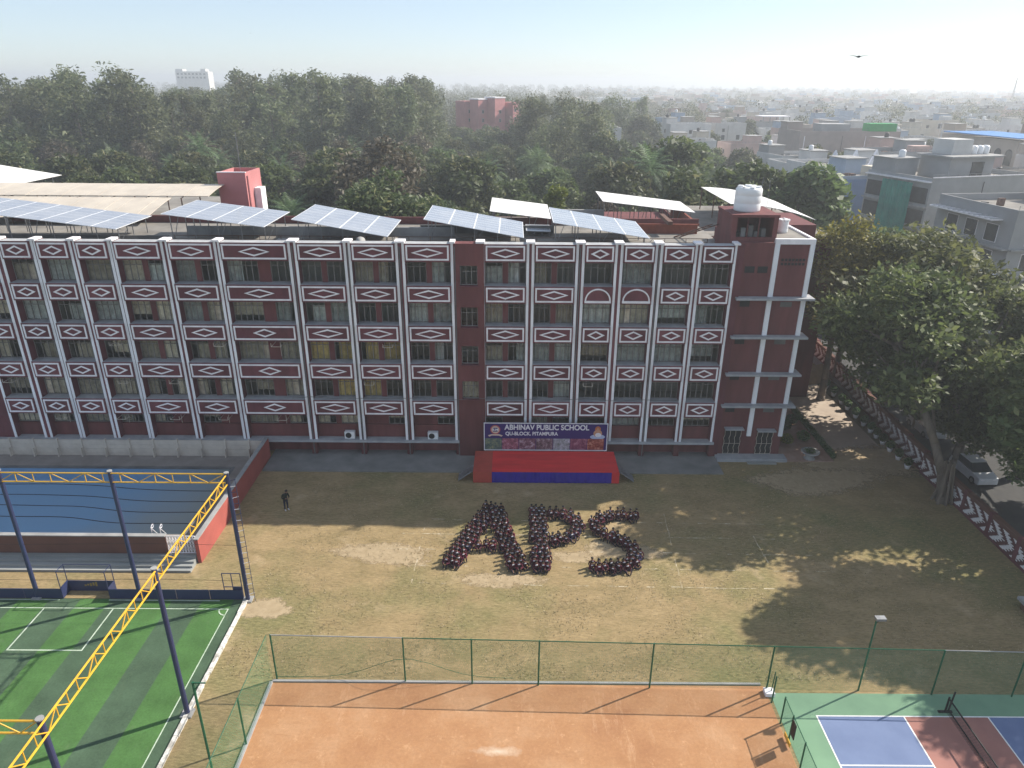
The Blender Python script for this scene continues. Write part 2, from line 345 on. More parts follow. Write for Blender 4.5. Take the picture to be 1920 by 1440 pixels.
# ------------------------------------------------------------------ mesh helpers
class MB:
    def __init__(s): s.v = []; s.f = []; s.m = []
    def add(s, vs, fs, mi=0):
        o = len(s.v); s.v += [tuple(p) for p in vs]
        for f in fs: s.f.append(tuple(i + o for i in f)); s.m.append(mi)
    def box(s, x0, x1, y0, y1, z0, z1, mi=0, top=None):
        vs = [(x0, y0, z0), (x1, y0, z0), (x1, y1, z0), (x0, y1, z0), (x0, y0, z1), (x1, y0, z1), (x1, y1, z1), (x0, y1, z1)]
        s.add(vs, [(0, 3, 2, 1), (0, 1, 5, 4), (1, 2, 6, 5), (2, 3, 7, 6), (3, 0, 4, 7)], mi)
        s.add(vs, [(4, 5, 6, 7)], mi if top is None else top)
        return s
    def tube(s, p, q, r, n=6, mi=0, r2=None, cap=True):
        p, q = Vector(p), Vector(q); d = q - p
        if d.length < 1e-6: return s
        if r2 is None: r2 = r
        u = d.normalized().orthogonal().normalized(); v = d.normalized().cross(u)
        vs = []
        for c, rr in ((p, r), (q, r2)):
            for k in range(n):
                a = 2 * math.pi * k / n
                vs.append(c + (u * math.cos(a) + v * math.sin(a)) * rr)
        fs = [(k, (k + 1) % n, n + (k + 1) % n, n + k) for k in range(n)]
        if cap: fs += [tuple(range(n))[::-1], tuple(range(n, 2 * n))]
        s.add(vs, fs, mi); return s
    def path(s, pts, r, n=6, mi=0, r2=None):
        k = len(pts) - 1
        for i in range(k):
            a = r if r2 is None else r + (r2 - r) * i / k
            b = r if r2 is None else r + (r2 - r) * (i + 1) / k
            s.tube(pts[i], pts[i + 1], a, n, mi, b)
        return s
    def lathe(s, prof, n=16, c=(0, 0, 0), mi=0):
        vs = []; fs = []
        for r, z in prof:
            for k in range(n):
                a = 2 * math.pi * k / n
                vs.append((c[0] + r * math.cos(a), c[1] + r * math.sin(a), c[2] + z))
        for i in range(len(prof) - 1):
            for k in range(n):
                fs.append((i * n + k, i * n + (k + 1) % n, (i + 1) * n + (k + 1) % n, (i + 1) * n + k))
        fs.append(tuple(range(n))[::-1]); fs.append(tuple(range((len(prof) - 1) * n, len(prof) * n)))
        s.add(vs, fs, mi); return s
    def mesh(s, name, mats, smooth=False):
        me = bpy.data.meshes.new(name); me.from_pydata(s.v, [], s.f)
        for m in (mats if isinstance(mats, (list, tuple)) else [mats]): me.materials.append(m)
        me.polygons.foreach_set('material_index', s.m)
        if smooth: me.polygons.foreach_set('use_smooth', [True] * len(s.f))
        me.update(); return me
def link(name, data, parent=None, loc=(0, 0, 0), rot=(0, 0, 0), scale=(1, 1, 1)):
    o = bpy.data.objects.new(name, data); COL.objects.link(o)
    o.location = loc; o.rotation_euler = rot; o.scale = scale
    if parent is not None: o.parent = parent
    return o
def tag(o, label=None, cat=None, group=None, kind=None):
    if label: o['label'] = label
    if cat: o['category'] = cat
    if group: o['group'] = group
    if kind: o['kind'] = kind
    return o
def thing(name, label, cat, loc=(0, 0, 0), rotz=0, group=None, scale=(1, 1, 1)):
    return tag(link(name, None, None, loc, (0, 0, rotz), scale), label, cat, group)
_ub = {}
def ubox(name, b, mat, parent, flat=False):
    """one box part from a shared unit cube: b = x0,x1,y0,y1,z0,z1 in the parent's frame"""
    k = mat.name
    if k not in _ub: _ub[k] = MB().box(-.5, .5, -.5, .5, -.5, .5).mesh('block_' + k, mat)
    x0, x1, y0, y1, z0, z1 = b
    return link(name, _ub[k], parent, ((x0 + x1) / 2, (y0 + y1) / 2, (z0 + z1) / 2), (0, 0, 0), (x1 - x0, y1 - y0, z1 - z0))
def part(name, mb, mat, parent, loc=(0, 0, 0), smooth=False):
    return link(name, mb.mesh(name, mat, smooth), parent, loc)
def struct(name, mb, mat, kind='structure', label=None):
    return tag(link(name, mb.mesh(name, mat)), label, None, None, kind)
def sheet(name, x0, x1, y0, y1, z, mat, label=None):
    return struct(name, _sheet(x0, x1, y0, y1, z), mat, 'structure', label)
def _sheet(x0, x1, y0, y1, z):
    m = MB(); m.add([(x0, y0, z), (x1, y0, z), (x1, y1, z), (x0, y1, z)], [(0, 1, 2, 3)]); return m

# ================================================================== SETTING
m = MB()
for q in ((-4400, 4400, -150, 41.3), (-4400, 4400, 50.7, 4400), (-4400, -56, 41.3, 50.7), (-22.6, 4400, 41.3, 50.7)):
    m.add([(q[0], q[2], -.02), (q[1], q[2], -.02), (q[1], q[3], -.02), (q[0], q[3], -.02)], [(0, 1, 2, 3)])
struct('ground', m, MT['terrain'])
sheet('sports_field', -21.0, 33.55, 12, 56, 0.0, MT['grass'], 'dry tan grass field in front of the school')
sheet('lawn_by_pool', -50, -21.0, 34.9, 38.4, 0.0, MT['grass'])
# worn irregular earth patches
def soft_dirt():
    m, n, p = _new('bare_dirt_worn'); out = n.nodes['Material Output']
    p.inputs['Roughness'].default_value = .95; p.inputs['Specular IOR Level'].default_value = .1
    g = n.nodes.new('ShaderNodeNewGeometry').outputs['Position']
    f = noise(n, g, 2.2, 6, .7); n.links.new(ramp(n, f, [(.3, (.36, .275, .17)), (.7, (.50, .39, .25))]), p.inputs['Base Color'])
    at = n.nodes.new('ShaderNodeAttribute'); at.attribute_name = 'fade'
    ad = n.nodes.new('ShaderNodeMath'); ad.operation = 'MULTIPLY_ADD'; ad.inputs[1].default_value = 1.4; n.links.new(f, ad.inputs[0]); n.links.new(at.outputs['Fac'], ad.inputs[2])
    fac = ramp(n, ad.outputs[0], [(.70, grey(0.0)), (1.75, grey(.85))])
    tr = n.nodes.new('ShaderNodeBsdfTransparent'); mx = n.nodes.new('ShaderNodeMixShader'); n.links.new(fac, mx.inputs[0]); n.links.new(tr.outputs[0], mx.inputs[1]); n.links.new(p.outputs[0], mx.inputs[2]); n.links.new(mx.outputs[0], out.inputs[0])
    return m
def blob(name, cx, cy_, rx, ry, z, mat, n=28, seed=1):
    r = random.Random(seed); m = MB()
    ph = [r.uniform(0, 6.28) for _ in range(4)]
    vs = [(cx, cy_, z)]
    for k in range(n):
        a = 2 * math.pi * k / n
        q = 1 + 0.16 * math.sin(2 * a + ph[0]) + 0.10 * math.sin(3 * a + ph[1]) + 0.08 * math.sin(5 * a + ph[2]) + r.uniform(-.05, .05)
        vs.append((cx + rx * q * math.cos(a), cy_ + ry * q * math.sin(a), z))
    m.add(vs, [(0, k + 1, (k + 1) % n + 1) for k in range(n)])
    o = struct(name, m, mat)
    at = o.data.attributes.new('fade', 'FLOAT', 'POINT'); at.data.foreach_set('value', [1.0] + [0.0] * n)
    return o
MT['dirt_soft'] = soft_dirt()
blob('bare_earth_patch', -14.8, 34.1, 1.5, 1.2, 0.004, MT['dirt_soft'], seed=3)
blob('bare_earth_patch', -0.6, 36.9, 2.6, 0.9, 0.004, MT['dirt_soft'], seed=4)
blob('bare_earth_patch', 4.4, 39.4, 1.6, 0.8, 0.004, MT['dirt_soft'], seed=8)
# faint lime track lines, broken
def broken_line(x0, y0, x1, y1, wdt=0.055, fill=0.6, seed=0):
    r = random.Random(seed); m = MB(); L = math.hypot(x1 - x0, y1 - y0); t = 0.0
    dx, dy = (x1 - x0) / L, (y1 - y0) / L
    while t < L:
        s = r.uniform(0.12, 0.9)
        if r.random() < fill:
            e = min(L, t + s); w2 = wdt * r.uniform(.35, .8)
            o = r.uniform(-.03, .03)
            p = [(x0 + dx * a + (-dy) * (b + o), y0 + dy * a + dx * (b + o), 0.008) for a, b in ((t, -w2), (e, -w2 * r.uniform(.3, 1)), (e, w2 * r.uniform(.3, 1)), (t, w2))]
            m.add(p, [(0, 1, 2, 3)])
        t += s
    return struct('track_line', m, MT['line'])
MT['line_f'] = M('faded_lime_line', (0.62, 0.55, 0.42), (0.36, 0.29, 0.18), 2.5, 0.9, lo=0.4, hi=0.55)
_keep = MT['line']; MT['line'] = MT['line_f']
for i, yy in enumerate((36.35, 38.15, 39.9, 41.7, 43.5)):
    broken_line(-8.5, yy + 0.25, 21, yy - 0.2, 0.05, 0.42, 20 + i)
broken_line(11.3, 44.6, 10.85, 36.2, 0.05, 0.8, 31)
broken_line(5.9, 44.9, 5.6, 42.5, 0.05, 0.5, 33)
broken_line(-6.1, 45.6, -6.3, 36.6, 0.05, 0.35, 34)
broken_line(17.0, 43.5, 17.2, 38.0, 0.06, 0.75, 35)
MT['line'] = _keep; MT['turfline'] = M('worn_turf_line', (.55, .62, .52), (.36, .45, .33), 3, .8)
# paths and pavements
m = MB(); m.box(-20.3, 17.3, 50.4, 54.0, 0.0, 0.12); struct('pavement', m, MT['pavement'])
sheet('garden_path', 27.6, 32.4, 53.2, 82, 0.006, MT['path'])
blob('bare_earth_patch', 29.8, 52.6, 5.2, 3.4, 0.010, MT['dirt_soft'], seed=14)
blob('bare_earth_patch', 24.5, 49.6, 6.0, 2.2, 0.012, MT['dirt_soft'], seed=15)
blob('bare_earth_patch', 7.5, 40.2, 2.6, 1.4, 0.005, MT['dirt_soft'], seed=16)
blob('bare_earth_patch', -8.5, 39.6, 3.6, 1.3, 0.005, MT['dirt_soft'], seed=17)
m = MB(); m.box(22.9, 27.2, 52.6, 63, 0.0, 0.10); struct('garden_bed', m, MT['soil'])
sheet('back_yard', -70, 34, 66, 80, 0.0, MT['terrain'])
sheet('road', 36.0, 46.0, 10, 320, 0.0, MT['asphalt'])
m = MB(); m.box(34.4, 36.0, 10, 320, 0.0, 0.12); struct('roadside_kerb', m, MT['pavement'])
# clay court + its concrete edging
sheet('clay_court', -12.55, 13.45, 10, 28.35, 0.006, MT['clay'])
m = MB(); m.box(-12.6, 13.3, 28.40, 28.53, 0.0, 0.07); m.box(-12.72, -12.55, 10, 28.38, 0.0, 0.10); struct('court_kerb', m, MT['concrete'])
# pickleball court
sheet('court_surround', 13.62, 33.5, 10, 27.9, 0.006, MT['court_green'])
for a, b, c in ((15.5, 19.9, 'court_blue'), (19.9, 24.15, 'court_pink'), (24.15, 28.6, 'court_blue')):
    sheet('court_zone', a, b, 20.35, 26.45, 0.010, MT[c])
m = MB()
def ln(x0, x1, y0, y1, z=0.014): m.add([(x0, y0, z), (x1, y0, z), (x1, y1, z), (x0, y1, z)], [(0, 1, 2, 3)])
ln(15.47, 28.63, 26.42, 26.49); ln(15.47, 28.63, 20.32, 20.39)
for x in (15.47, 19.87, 24.12, 28.56): ln(x, x + .07, 20.39, 26.42)
ln(15.54, 19.87, 23.60, 23.67); ln(24.19, 28.56, 23.60, 23.67)
struct('court_marking', m, MT['line'])
# turf pitch
sheet('football_turf', -46, -16.3, 10, 34.85, 0.008, MT['turf'], 'green striped artificial turf football pitch')
m = MB()
ln(-46, -17.05, 33.97, 34.03); ln(-17.05, -16.99, 10, 34.03)
ln(-28.14, -28.06, 30.6, 33.95); ln(-23.97, -23.89, 30.6, 33.95); ln(-28.14, -23.89, 30.52, 30.6)
ln(-46, -27.6, 34.70, 34.78); ln(-24.6, -17.8, 34.70, 34.78)
for k in range(6):
    a0, a1 = R(180 + 15 * k), R(195 + 15 * k); c = (-17.0, 34.0)
    p = [(c[0] + r_ * math.cos(a), c[1] + r_ * math.sin(a), .014) for a in (a0, a1) for r_ in (.50, .57)]
    m.add([p[0], p[1], p[3], p[2]], [(0, 1, 2, 3)])
struct('pitch_marking', m, MT['turfline'])
m = MB()
yy = 10.0
while yy < 34.7:
    L = rnd.uniform(.8, 1.3); e = min(34.9, yy + L - .02)
    m.box(-16.3 + rnd.uniform(-.02, .02), -16.08 + rnd.uniform(-.02, .03), yy, e, 0, .13); yy += L
struct('pitch_kerb', m, M('kerb_whitewash', (.70, .68, .64), (.38, .36, .32), 3.5, .9, lo=.42, hi=.6))

# ================================================================== SCHOOL BUILDING
school = thing('school_building', 'long five-storey maroon school with white diamond panels and paired white fins', 'building')
BAYS = [(-41.5, -39.4), (-38.5, -36.43), (-35.75, -33.57), (-32.8, -30.63), (-29.95, -26.67), (-25.86, -22.67), (-21.93, -17.1), (-16.2, -12.9),
        (-12.12, -9.0), (-8.08, -4.83), (-2.05, .92), (1.74, 4.66), (5.55, 7.6), (8.45, 10.62), (11.44, 13.6), (14.37, 16.57)]
ROWZ = [18.05 - 3.23 * k for k in range(5)]          # top of the white frame of every panel row
PH = 1.15
YF = 53.0
# --- panels
def frame_mesh(wd):
    m = MB(); h = PH; t = .125; d = .035; a = wd / 2
    m.box(-a, a, -d, 0, -t, 0); m.box(-a, a, -d, 0, -h, -h + t)
    m.box(-a, -a + t, -d, 0, -h + t, -t); m.box(a - t, a, -d, 0, -h + t, -t)
    return m.mesh('panel_frame', MT['white'])
def diamond_mesh(dw):
    m = MB(); hw = dw / 2; hh = .355; d = .035; t = .13
    k = (hw - t * 2.0) / hw
    o = [(-hw, 0), (0, hh), (hw, 0), (0, -hh)]; i = [(x * k, z * (hh - t) / hh) for x, z in o]
    for q in range(4):
        r_ = (q + 1) % 4
        vs = [(o[q][0], -d, o[q][1]), (o[r_][0], -d, o[r_][1]), (i[r_][0], -d, i[r_][1]), (i[q][0], -d, i[q][1])]
        vs += [(x, 0, z) for x, _, z in vs]
        m.add(vs, [(0, 1, 2, 3), (4, 7, 6, 5), (0, 4, 5, 1), (1, 5, 6, 2), (2, 6, 7, 3), (3, 7, 4, 0)])
    return m.mesh('diamond', MT['white'])
def arch_mesh(wd):
    m = MB(); n = 14; a = wd / 2 - .02; t = .11; d = .05; zc = -PH + .16; hh = PH - .18
    pts = []
    for k in range(n + 1):
        an = math.pi * k / n
        pts.append(((-a * math.cos(an), zc + hh * math.sin(an)), (-(a - t) * math.cos(an), zc + (hh - t) * math.sin(an))))
    for k in range(n):
        (o0, i0), (o1, i1) = pts[k], pts[k + 1]
        vs = [(o0[0], -d, o0[1]), (o1[0], -d, o1[1]), (i1[0], -d, i1[1]), (i0[0], -d, i0[1])]
        vs += [(x, 0, z) for x, _, z in vs]
        m.add(vs, [(0, 1, 2, 3), (4, 7, 6, 5), (0, 4, 5, 1), (1, 5, 6, 2), (2, 6, 7, 3), (3, 7, 4, 0)])
    return m.mesh('arch', MT['white'])
def win_frame_mesh(wd, h, n):
    m = MB(); a = wd / 2; t = .05
    m.box(-a, a, 0, .07, 0, t); m.box(-a, a, 0, .07, h - t, h)
    for k in range(n + 1):
        x = -a + (wd - t) * k / n
        m.box(x, x + t, .002, .068, t, h - t)
    zt = h * .68
    for k in range(n):
        x = -a + (wd - t) * k / n
        m.box(x + t, x + (wd - t) / n, .004, .066, zt, zt + .04)
    return m.mesh('window', MT['frame'])
_cur = {}
def curtain_mesh(wd, h, mat, kind):
    k = (round(wd, 2), round(h, 2), mat.name, kind)
    if k in _cur: return _cur[k]
    m = MB(); n = max(6, int(wd / .09)); vs = []
    lean = .28 if kind == 1 else 0
    for i in range(n + 1):
        x = -wd / 2 + wd * i / n; y = .05 * math.sin(i * 2.1) + .03 * math.sin(i * .9 + 1)
        vs += [(x, y, 0), (x, y * 1.2, h)]
    m.add(vs, [(2 * i, 2 * i + 2, 2 * i + 3, 2 * i + 1) for i in range(n)])
    _cur[k] = m.mesh('curtain', mat); return _cur[k]
_wf = {}
def window(parent, xc, wd, z0, z1, y, n, curt):
    """frame with panes and curtain as sub-parts"""
    h = z1 - z0; k = (round(wd, 2), round(h, 2), n)
    if k not in _wf: _wf[k] = win_frame_mesh(wd, h, n)
    o = link('window', _wf[k], parent, (xc, y, z0))
    t = .05
    for q in range(n):
        xa = -wd / 2 + (wd - t) * q / n + t; xb = -wd / 2 + (wd - t) * (q + 1) / n
        slide = rnd.random() < .06
        if slide: continue
        ubox('pane', (xa, xb, .03, .04, t, h - t), MT['glass'], o)
    r = rnd.random()
    if curt and r < .92:
        cw = wd * (1.0 if r < .55 else rnd.uniform(.45, .8))
        off = (wd - cw) / 2 * rnd.choice((-1, 1))
        link('curtain', curtain_mesh(round(cw, 1), h - .1 if rnd.random() < .8 else h - .55, curt, 0), o, (off, .13, .05 if rnd.random() < .8 else .5))
    return o
def panel_mesh(wd, top, bot):
    m = MB(); m.box(-wd / 2, wd / 2, 0, .9, -bot, top, 0, 1)
    return m.mesh('panel', [MT['maroon'], MT['ledge']])
for bi, (x0, x1) in enumerate(BAYS):
    wd = x1 - x0; xc = (x0 + x1) / 2
    pm = panel_mesh(wd + .20, .11, PH + .12); fm = frame_mesh(wd)
    if wd < 2.6: dw = .69 * wd
    elif bi in (4, 5): dw = .65 * wd
    elif bi == 6: dw = 2.35
    else: dw = .75 * wd
    dm = diamond_mesh(dw); dm2 = diamond_mesh(1.85) if bi == 6 else dm
    for k, zt in enumerate(ROWZ):
        p = link('panel', pm, school, (xc, YF, zt))
        if k == 1 and bi in (12, 13):
            link('arch', arch_mesh(wd), p, (0, -.001, 0))
            ubox('arch_sill', (-wd / 2, wd / 2, -.06, -.002, -PH - .02, -PH + .155), MT['white'], p)
        else:
            link('panel_frame', fm, p, (0, -.001, 0))
            link('diamond', dm if k < 2 else dm2, p, (0, -.001, -PH / 2))
    # fins at both sides of the bay
    for side, xa in (('l', x0 - .11 - .20), ('r', x1 + .11)):
        ubox('white_stripe', (xa, xa + .20, 53.12, 53.158, 1.56, 18.2), MT['fin'], school)
    # windows of six storeys
    wl, wr = x0 - .08, x1 + .08
    for s in range(6):
        zt = (ROWZ[s] - PH - .12) if s < 5 else None
        if s < 5:
            ztop = ROWZ[s] - PH - .125
            zbot = (ROWZ[s + 1] + .115) if s < 4 else 2.72
        else:
            continue
        if s == 4: zbot = 2.72
        if wd > 2.6:
            pw = .95 if bi == 6 else .42
            px = xc + (.35 if bi == 6 else 0)
            spans = [(wl, px - pw / 2), (px + pw / 2, wr)]
            ubox('pier', (px - pw / 2, px + pw / 2, 53.80, 54.05, zbot, ztop), MT['maroon2'], school)
        else:
            spans = [(wl, wr)]
        for (a, b) in spans:
            if wd > 2.6 and s == 4 and rnd.random() < .35:
                ubox('wall_infill', (a, b, 53.82, 54.03, zbot, ztop), MT['maroon2'], school); continue
            if bi <= 6 and s >= 2: cm = MT['curtain']
            elif bi in (7, 8) and s >= 2: cm = MT['curtain_y'] if s < 4 else MT['curtain']
            else: cm = rnd.choice((MT['curtain_g'], MT['curtain_g'], MT['curtain'], None))
            if bi <= 6 and s < 2: cm = rnd.choice((MT['curtain_g'], MT['curtain']))
            n = max(2, int(round((b - a) / .5)))
            window(school, (a + b) / 2, b - a, zbot, ztop, 53.86, n, cm)
    # dado below the ground floor windows, ledge
    ubox('dado', (x0 - .10, x1 + .10, 53.70, 54.04, 1.56, 2.70), MT['maroon2'], school)
# walls between bays, behind the fins
edges = []
for bi in range(len(BAYS)):
    a = BAYS[bi][1] + .11
    b = BAYS[bi + 1][0] - .11 if bi + 1 < len(BAYS) else 17.0
    if bi == 9: edges.append((a, -4.36)); edges.append((-2.19, b))
    else: edges.append((a, b))
edges.append((-46, -41.5 - .11))
for a, b in edges: ubox('pilaster', (a, b, 53.16, 54.06, 1.56, 18.2), MT['maroon'], school)
ubox('ledge', (-46, -4.40, 52.92, 54.0, 1.38, 1.555), MT['ledge'], school)
ubox('ledge', (-2.17, 17.0, 52.92, 54.0, 1.38, 1.555), MT['ledge'], school)
ubox('basement_wall', (-46, 17.0, 54.0, 54.3, 0.02, 1.38), MT['maroon2'], school)
for bi in range(len(BAYS)):
    ubox('basement_pillar', (BAYS[bi][1] + .15, BAYS[bi][1] + .6, 53.25, 53.998, 0.1, 1.375), MT['maroon2'], school)
# white caps over each pair of fins
for bi in range(len(BAYS) + 1):
    if bi == 0: a, b = BAYS[0][0] - .45, BAYS[0][0] - .08
    elif bi == len(BAYS): a, b = BAYS[-1][1] + .08, BAYS[-1][1] + .5
    elif bi == 10:
        ubox('fin_cap', (BAYS[9][1] + .06, BAYS[9][1] + .45, 52.97, 53.95, 18.205, 18.34), MT['white'], school)
        a, b = BAYS[10][0] - .75, BAYS[10][0] - .08
    else: a, b = BAYS[bi - 1][1] + .08, BAYS[bi][0] - .08
    ubox('fin_cap', (a, b, 52.97, 53.95, 18.205, 18.34), MT['white'], school)
# stair strip between bays
for (za, zb) in ((0.12, 5.35), (6.97, 8.4), (10.0, 11.57), (13.2, 14.91), (16.49, 18.17)):
    ubox('stair_wall', (-4.36, -2.19, 53.08, 54.0, za, zb), MT['maroon2'], school)
for (za, zb) in ((5.35, 6.97), (8.4, 10.0), (11.57, 13.2), (14.91, 16.49)):
    ubox('stair_wall', (-4.36, -4.05, 53.08, 54.0, za, zb), MT['maroon2'], school)
    ubox('stair_wall', (-2.70, -2.19, 53.08, 54.0, za, zb), MT['maroon2'], school)
    window(school, -3.375, 1.34, za + .03, zb - .03, 53.35, 3, MT['curtain'] if za < 6 else None)
    ubox('sill', (-4.12, -2.62, 52.98, 53.4, za - .06, za + .005), MT['maroon'], school)
# floors, back wall, roof: the closed body behind the facade
for k, z in enumerate((1.3, 4.2, 7.3, 10.55, 13.8, 17.05)):
    ubox('floor_slab', (-46, 17, 54.06, 65.7, z, z + .22), MT['interior'] if k < 5 else MT['roofconc'], school)
ubox('back_wall', (-46, 17, 57.2, 57.35, 0.0, 17.04), MT['interior'], school)
for x in (-46.0, -36.1, -22.3, -8.55, -2.3, 8.0, 16.9):
    ubox('cross_wall', (x - .1, x + .1, 54.07, 57.2, 0.0, 17.04), MT['interior'], school)
ubox('rear_wall', (-46, 17, 65.7, 65.9, 0, 17.9), MT['maroon2'], school)
ubox('parapet', (-46, 16.9, 53.96, 54.06, 17.28, 18.12), MT['darkconc'], school)
# roof terrace kerbs and clutter walls
for (a, b, y0, y1, z0, z1, mt) in ((-46, -28, 57.6, 57.8, 17.27, 17.7, 'darkconc'), (-27.5, -5, 60.2, 60.4, 17.27, 18.0, 'concrete'), (-8, 3.5, 61.6, 61.8, 17.27, 17.95, 'darkconc'), (9, 16, 62, 62.2, 17.27, 18.1, 'brick'), (-20, 12, 57.2, 57.35, 17.27, 17.42, 'path')):
    ubox('roof_kerb', (a, b, y0, y1, z0, z1), MT[mt], school)
m = MB()
for k in range(26):
    x = -27 + k * 1.7
    m.tube((x, 56.6, 17.27), (x, 56.6, 17.95), .025, 5)
m.tube((-27, 56.6, 17.95), (15.5, 56.6, 17.95), .025, 5); m.tube((-27, 56.6, 17.65), (15.5, 56.6, 17.65), .02, 5)
part('roof_railing', m, MT['rust'], school)
m = MB(); m.lathe([(.05, 0), (.32, .1), (.42, .22)], 14); d_ = part('satellite_dish', m, MT['concrete'], school, (-11.9, 55.2, 17.75), True); d_.rotation_euler = (R(60), 0, R(30))
part('dish_post', MB().tube((-11.9, 55.3, 17.27), (-11.9, 55.3, 17.8), .03), MT['rust'], school)
for k in range(16):
    x = rnd.uniform(-34, 15); y = rnd.uniform(54.6, 56.2)
    ubox('roof_clutter', (x, x + rnd.uniform(.3, 1.0), y, y + rnd.uniform(.3, .7), 17.275, 17.275 + rnd.uniform(.15, .45)), rnd.choice((MT['darkconc'], MT['black'], MT['concrete'])), school)
# thin drain pipes in the gaps
for bi in (6, 7, 8, 9, 11, 13):
    x = BAYS[bi][1] + .42
    part('drain_pipe', MB().tube((x, 53.10, .15), (x, 53.10, 17.9), .045, 6), MT['darkconc'], school)
# air conditioner brackets and units
def bracket(x, z, y=53.0):
    m = MB()
    for s in (0, .75): m.tube((x + s, y - .35, z), (x + s, y + .8, z), .02, 4); m.tube((x + s, y - .35, z), (x + s, y - .35, z + .3), .02, 4)
    m.tube((x, y - .35, z), (x + .75, y - .35, z), .02, 4); m.tube((x + .35, y + .78, z), (x + .35, y + .78, z - 1.2), .018, 4)
    part('ac_bracket', m, MT['sheet'], school)
for bi, k, dx in ((3, 2, 1.0), (5, 2, 2.3), (6, 2, 2.9), (8, 2, 1.9), (3, 3, 1.0), (4, 3, 2.3), (8, 3, .2), (1, 4, .9), (3, 4, .2), (4, 4, 1.8), (5, 4, 1.7), (6, 4, 2.6), (0, 3, .4), (12, 3, .2)):
    bracket(BAYS[bi][0] + dx, ROWZ[k] - PH - .45)
def ac_unit(x, z):
    r_ = ubox('ac_unit', (x, x + .85, 53.2, 53.6, z, z + .62), MT['tank'], school)
    m = MB(); m.lathe([(.25, 0), (.25, .02)], 18); o = part('fan_grille', m, MT['black'], school, (x + .33, 53.2, z + .31)); o.rotation_euler = (R(90), 0, 0)
ac_unit(-14.05, 1.6); ac_unit(-7.05, 1.58)

part('facade_cable', MB().path([(-18 + 1.5 * k, 52.93, 5.42 + .05 * math.sin(k * 1.3) + (.10 if k % 3 == 1 else 0)) for k in range(22)], .02, 4), MT['darkconc'], school)
# --- end tower
T0 = 53.5
m = MB(); m.box(17.0, 22.75, T0, 57.5, 0.0, 18.3); m.box(22.7, 25.4, 59.9, 66, 0, 18.5, 0)
part('tower_wall', m, MT['maroon2'], school)
m = MB(); m.box(17.0, 22.75, 57.5, 60.2, 0.0, 18.3); part('tower_rear', m, MT['maroon2'], school)
ubox('tower_roof', (20.0, 22.80, 53.42, 60.25, 18.3, 18.5), MT['roofconc'], school)
ubox('roof_band', (19.80, 22.82, 53.38, 53.70, 18.22, 18.62), MT['white'], school)
ubox('roof_band', (22.62, 22.84, 53.70, 60.2, 18.50, 18.62), MT['white'], school)
ubox('white_strip', (19.80, 20.16, 53.36, 53.5, 2.0, 18.22), MT['fin'], school)
ubox('white_strip', (22.46, 22.80, 53.36, 53.6, 2.0, 18.22), MT['fin'], school)
ubox('tower_pier', (17.0, 17.5, 53.3, 53.5, 0.1, 18.1), MT['maroon'], school)
for z in (14.05, 10.9, 7.72, 4.92): ubox('tower_ledge', (17.25, 23.3, 52.86, 54.2, z - .08, z + .08), MT['ledge'], school)
for z in (16.0, 13.3, 10.2, 7.1, 4.2):
    for xa in (17.75, 18.75):
        if z > 15 or xa < 18.5: ubox('small_window', (xa, xa + .75, 53.47, 53.52, z, z + .5), MT['black'], school)
    if z < 15: ubox('small_window', (20.9, 21.8, 53.47, 53.52, z, z + .4), MT['darkconc'], school)
for r_ in range(2):
    for c in range(7): ubox('vent', (20.45 + c * .27, 20.63 + c * .27, 53.46, 53.52, 16.6 + r_ * .32, 16.8 + r_ * .32), MT['black'], school)
for xa, xb, zb in ((17.95, 19.3, 2.7), (20.7, 22.0, 2.55)):
    d = ubox('grille_door', (xa, xb, 53.44, 53.52, .3, zb), MT['black'], school)
    ubox('door_canopy', (xa - .1, xb + .1, 52.95, 53.5, zb + .02, zb + .12), MT['ledge'], school)
    m = MB()
    for q in range(4):
        pts = [(xa + (xb - xa) * q / 3 + .05 * math.sin(z_ * 2.2), 53.40, .3 + z_ * .3) for z_ in range(int((zb - .3) / .3) + 1)]
        m.path(pts, .022, 4)
    for z in (.35, 1.3, zb - .1): m.tube((xa, 53.40, z), (xb, 53.40, z), .018, 4)
    part('door_grille', m, MT['sheet'], school)
ubox('tower_step', (17.3, 23.2, 52.5, 53.48, 0.0, .28), MT['ledge'], school)
ubox('tower_step', (19.8, 22.2, 52.1, 52.48, 0.0, .14), MT['step'], school)
# headroom with tank
m = MB(); m.box(16.5, 16.9, 54, 58, 17.27, 20.1); m.box(19.65, 20.0, 54, 58, 18.3, 20.1); m.box(16.9, 19.65, 57.8, 58, 17.27, 20.1); m.box(16.9, 19.65, 54.02, 54.15, 17.27, 18.62); m.box(16.45, 20.05, 53.95, 58.05, 20.1, 20.3)
part('stair_head', m, MT['maroon2'], school)
for x in (17.7, 18.55): ubox('head_mullion', (x, x + .07, 54.05, 54.12, 18.62, 20.1), MT['maroon2'], school)
for k in range(5): ubox('stored_crate', (17.0 + k * .5, 17.35 + k * .5, 54.6 + .2 * (k % 2), 55.1, 18.0, 18.9 + .25 * (k % 3)), rnd.choice((MT['darkconc'], MT['concrete'], MT['black'])), school)
ubox('head_floor', (16.9, 19.65, 54.15, 57.8, 17.8, 18.0), MT['darkconc'], school)
m = MB()
for a, b in (((13.7, 60.5, 17.3), (15.9, 57.2, 19.0)), ((14.2, 60.5, 17.3), (16.4, 57.2, 19.0))): m.tube(a, b, .05, 5)
for q in range(7):
    t = q / 7; m.tube((13.7 + 2.2 * t, 60.5 - 3.3 * t, 17.3 + 1.7 * t), (14.2 + 2.2 * t, 60.5 - 3.3 * t, 17.3 + 1.7 * t), .04, 4)
m.box(13.2, 13.6, 61, 65, 18.2, 18.5)
part('roof_stair', m, MT['rust'], school)
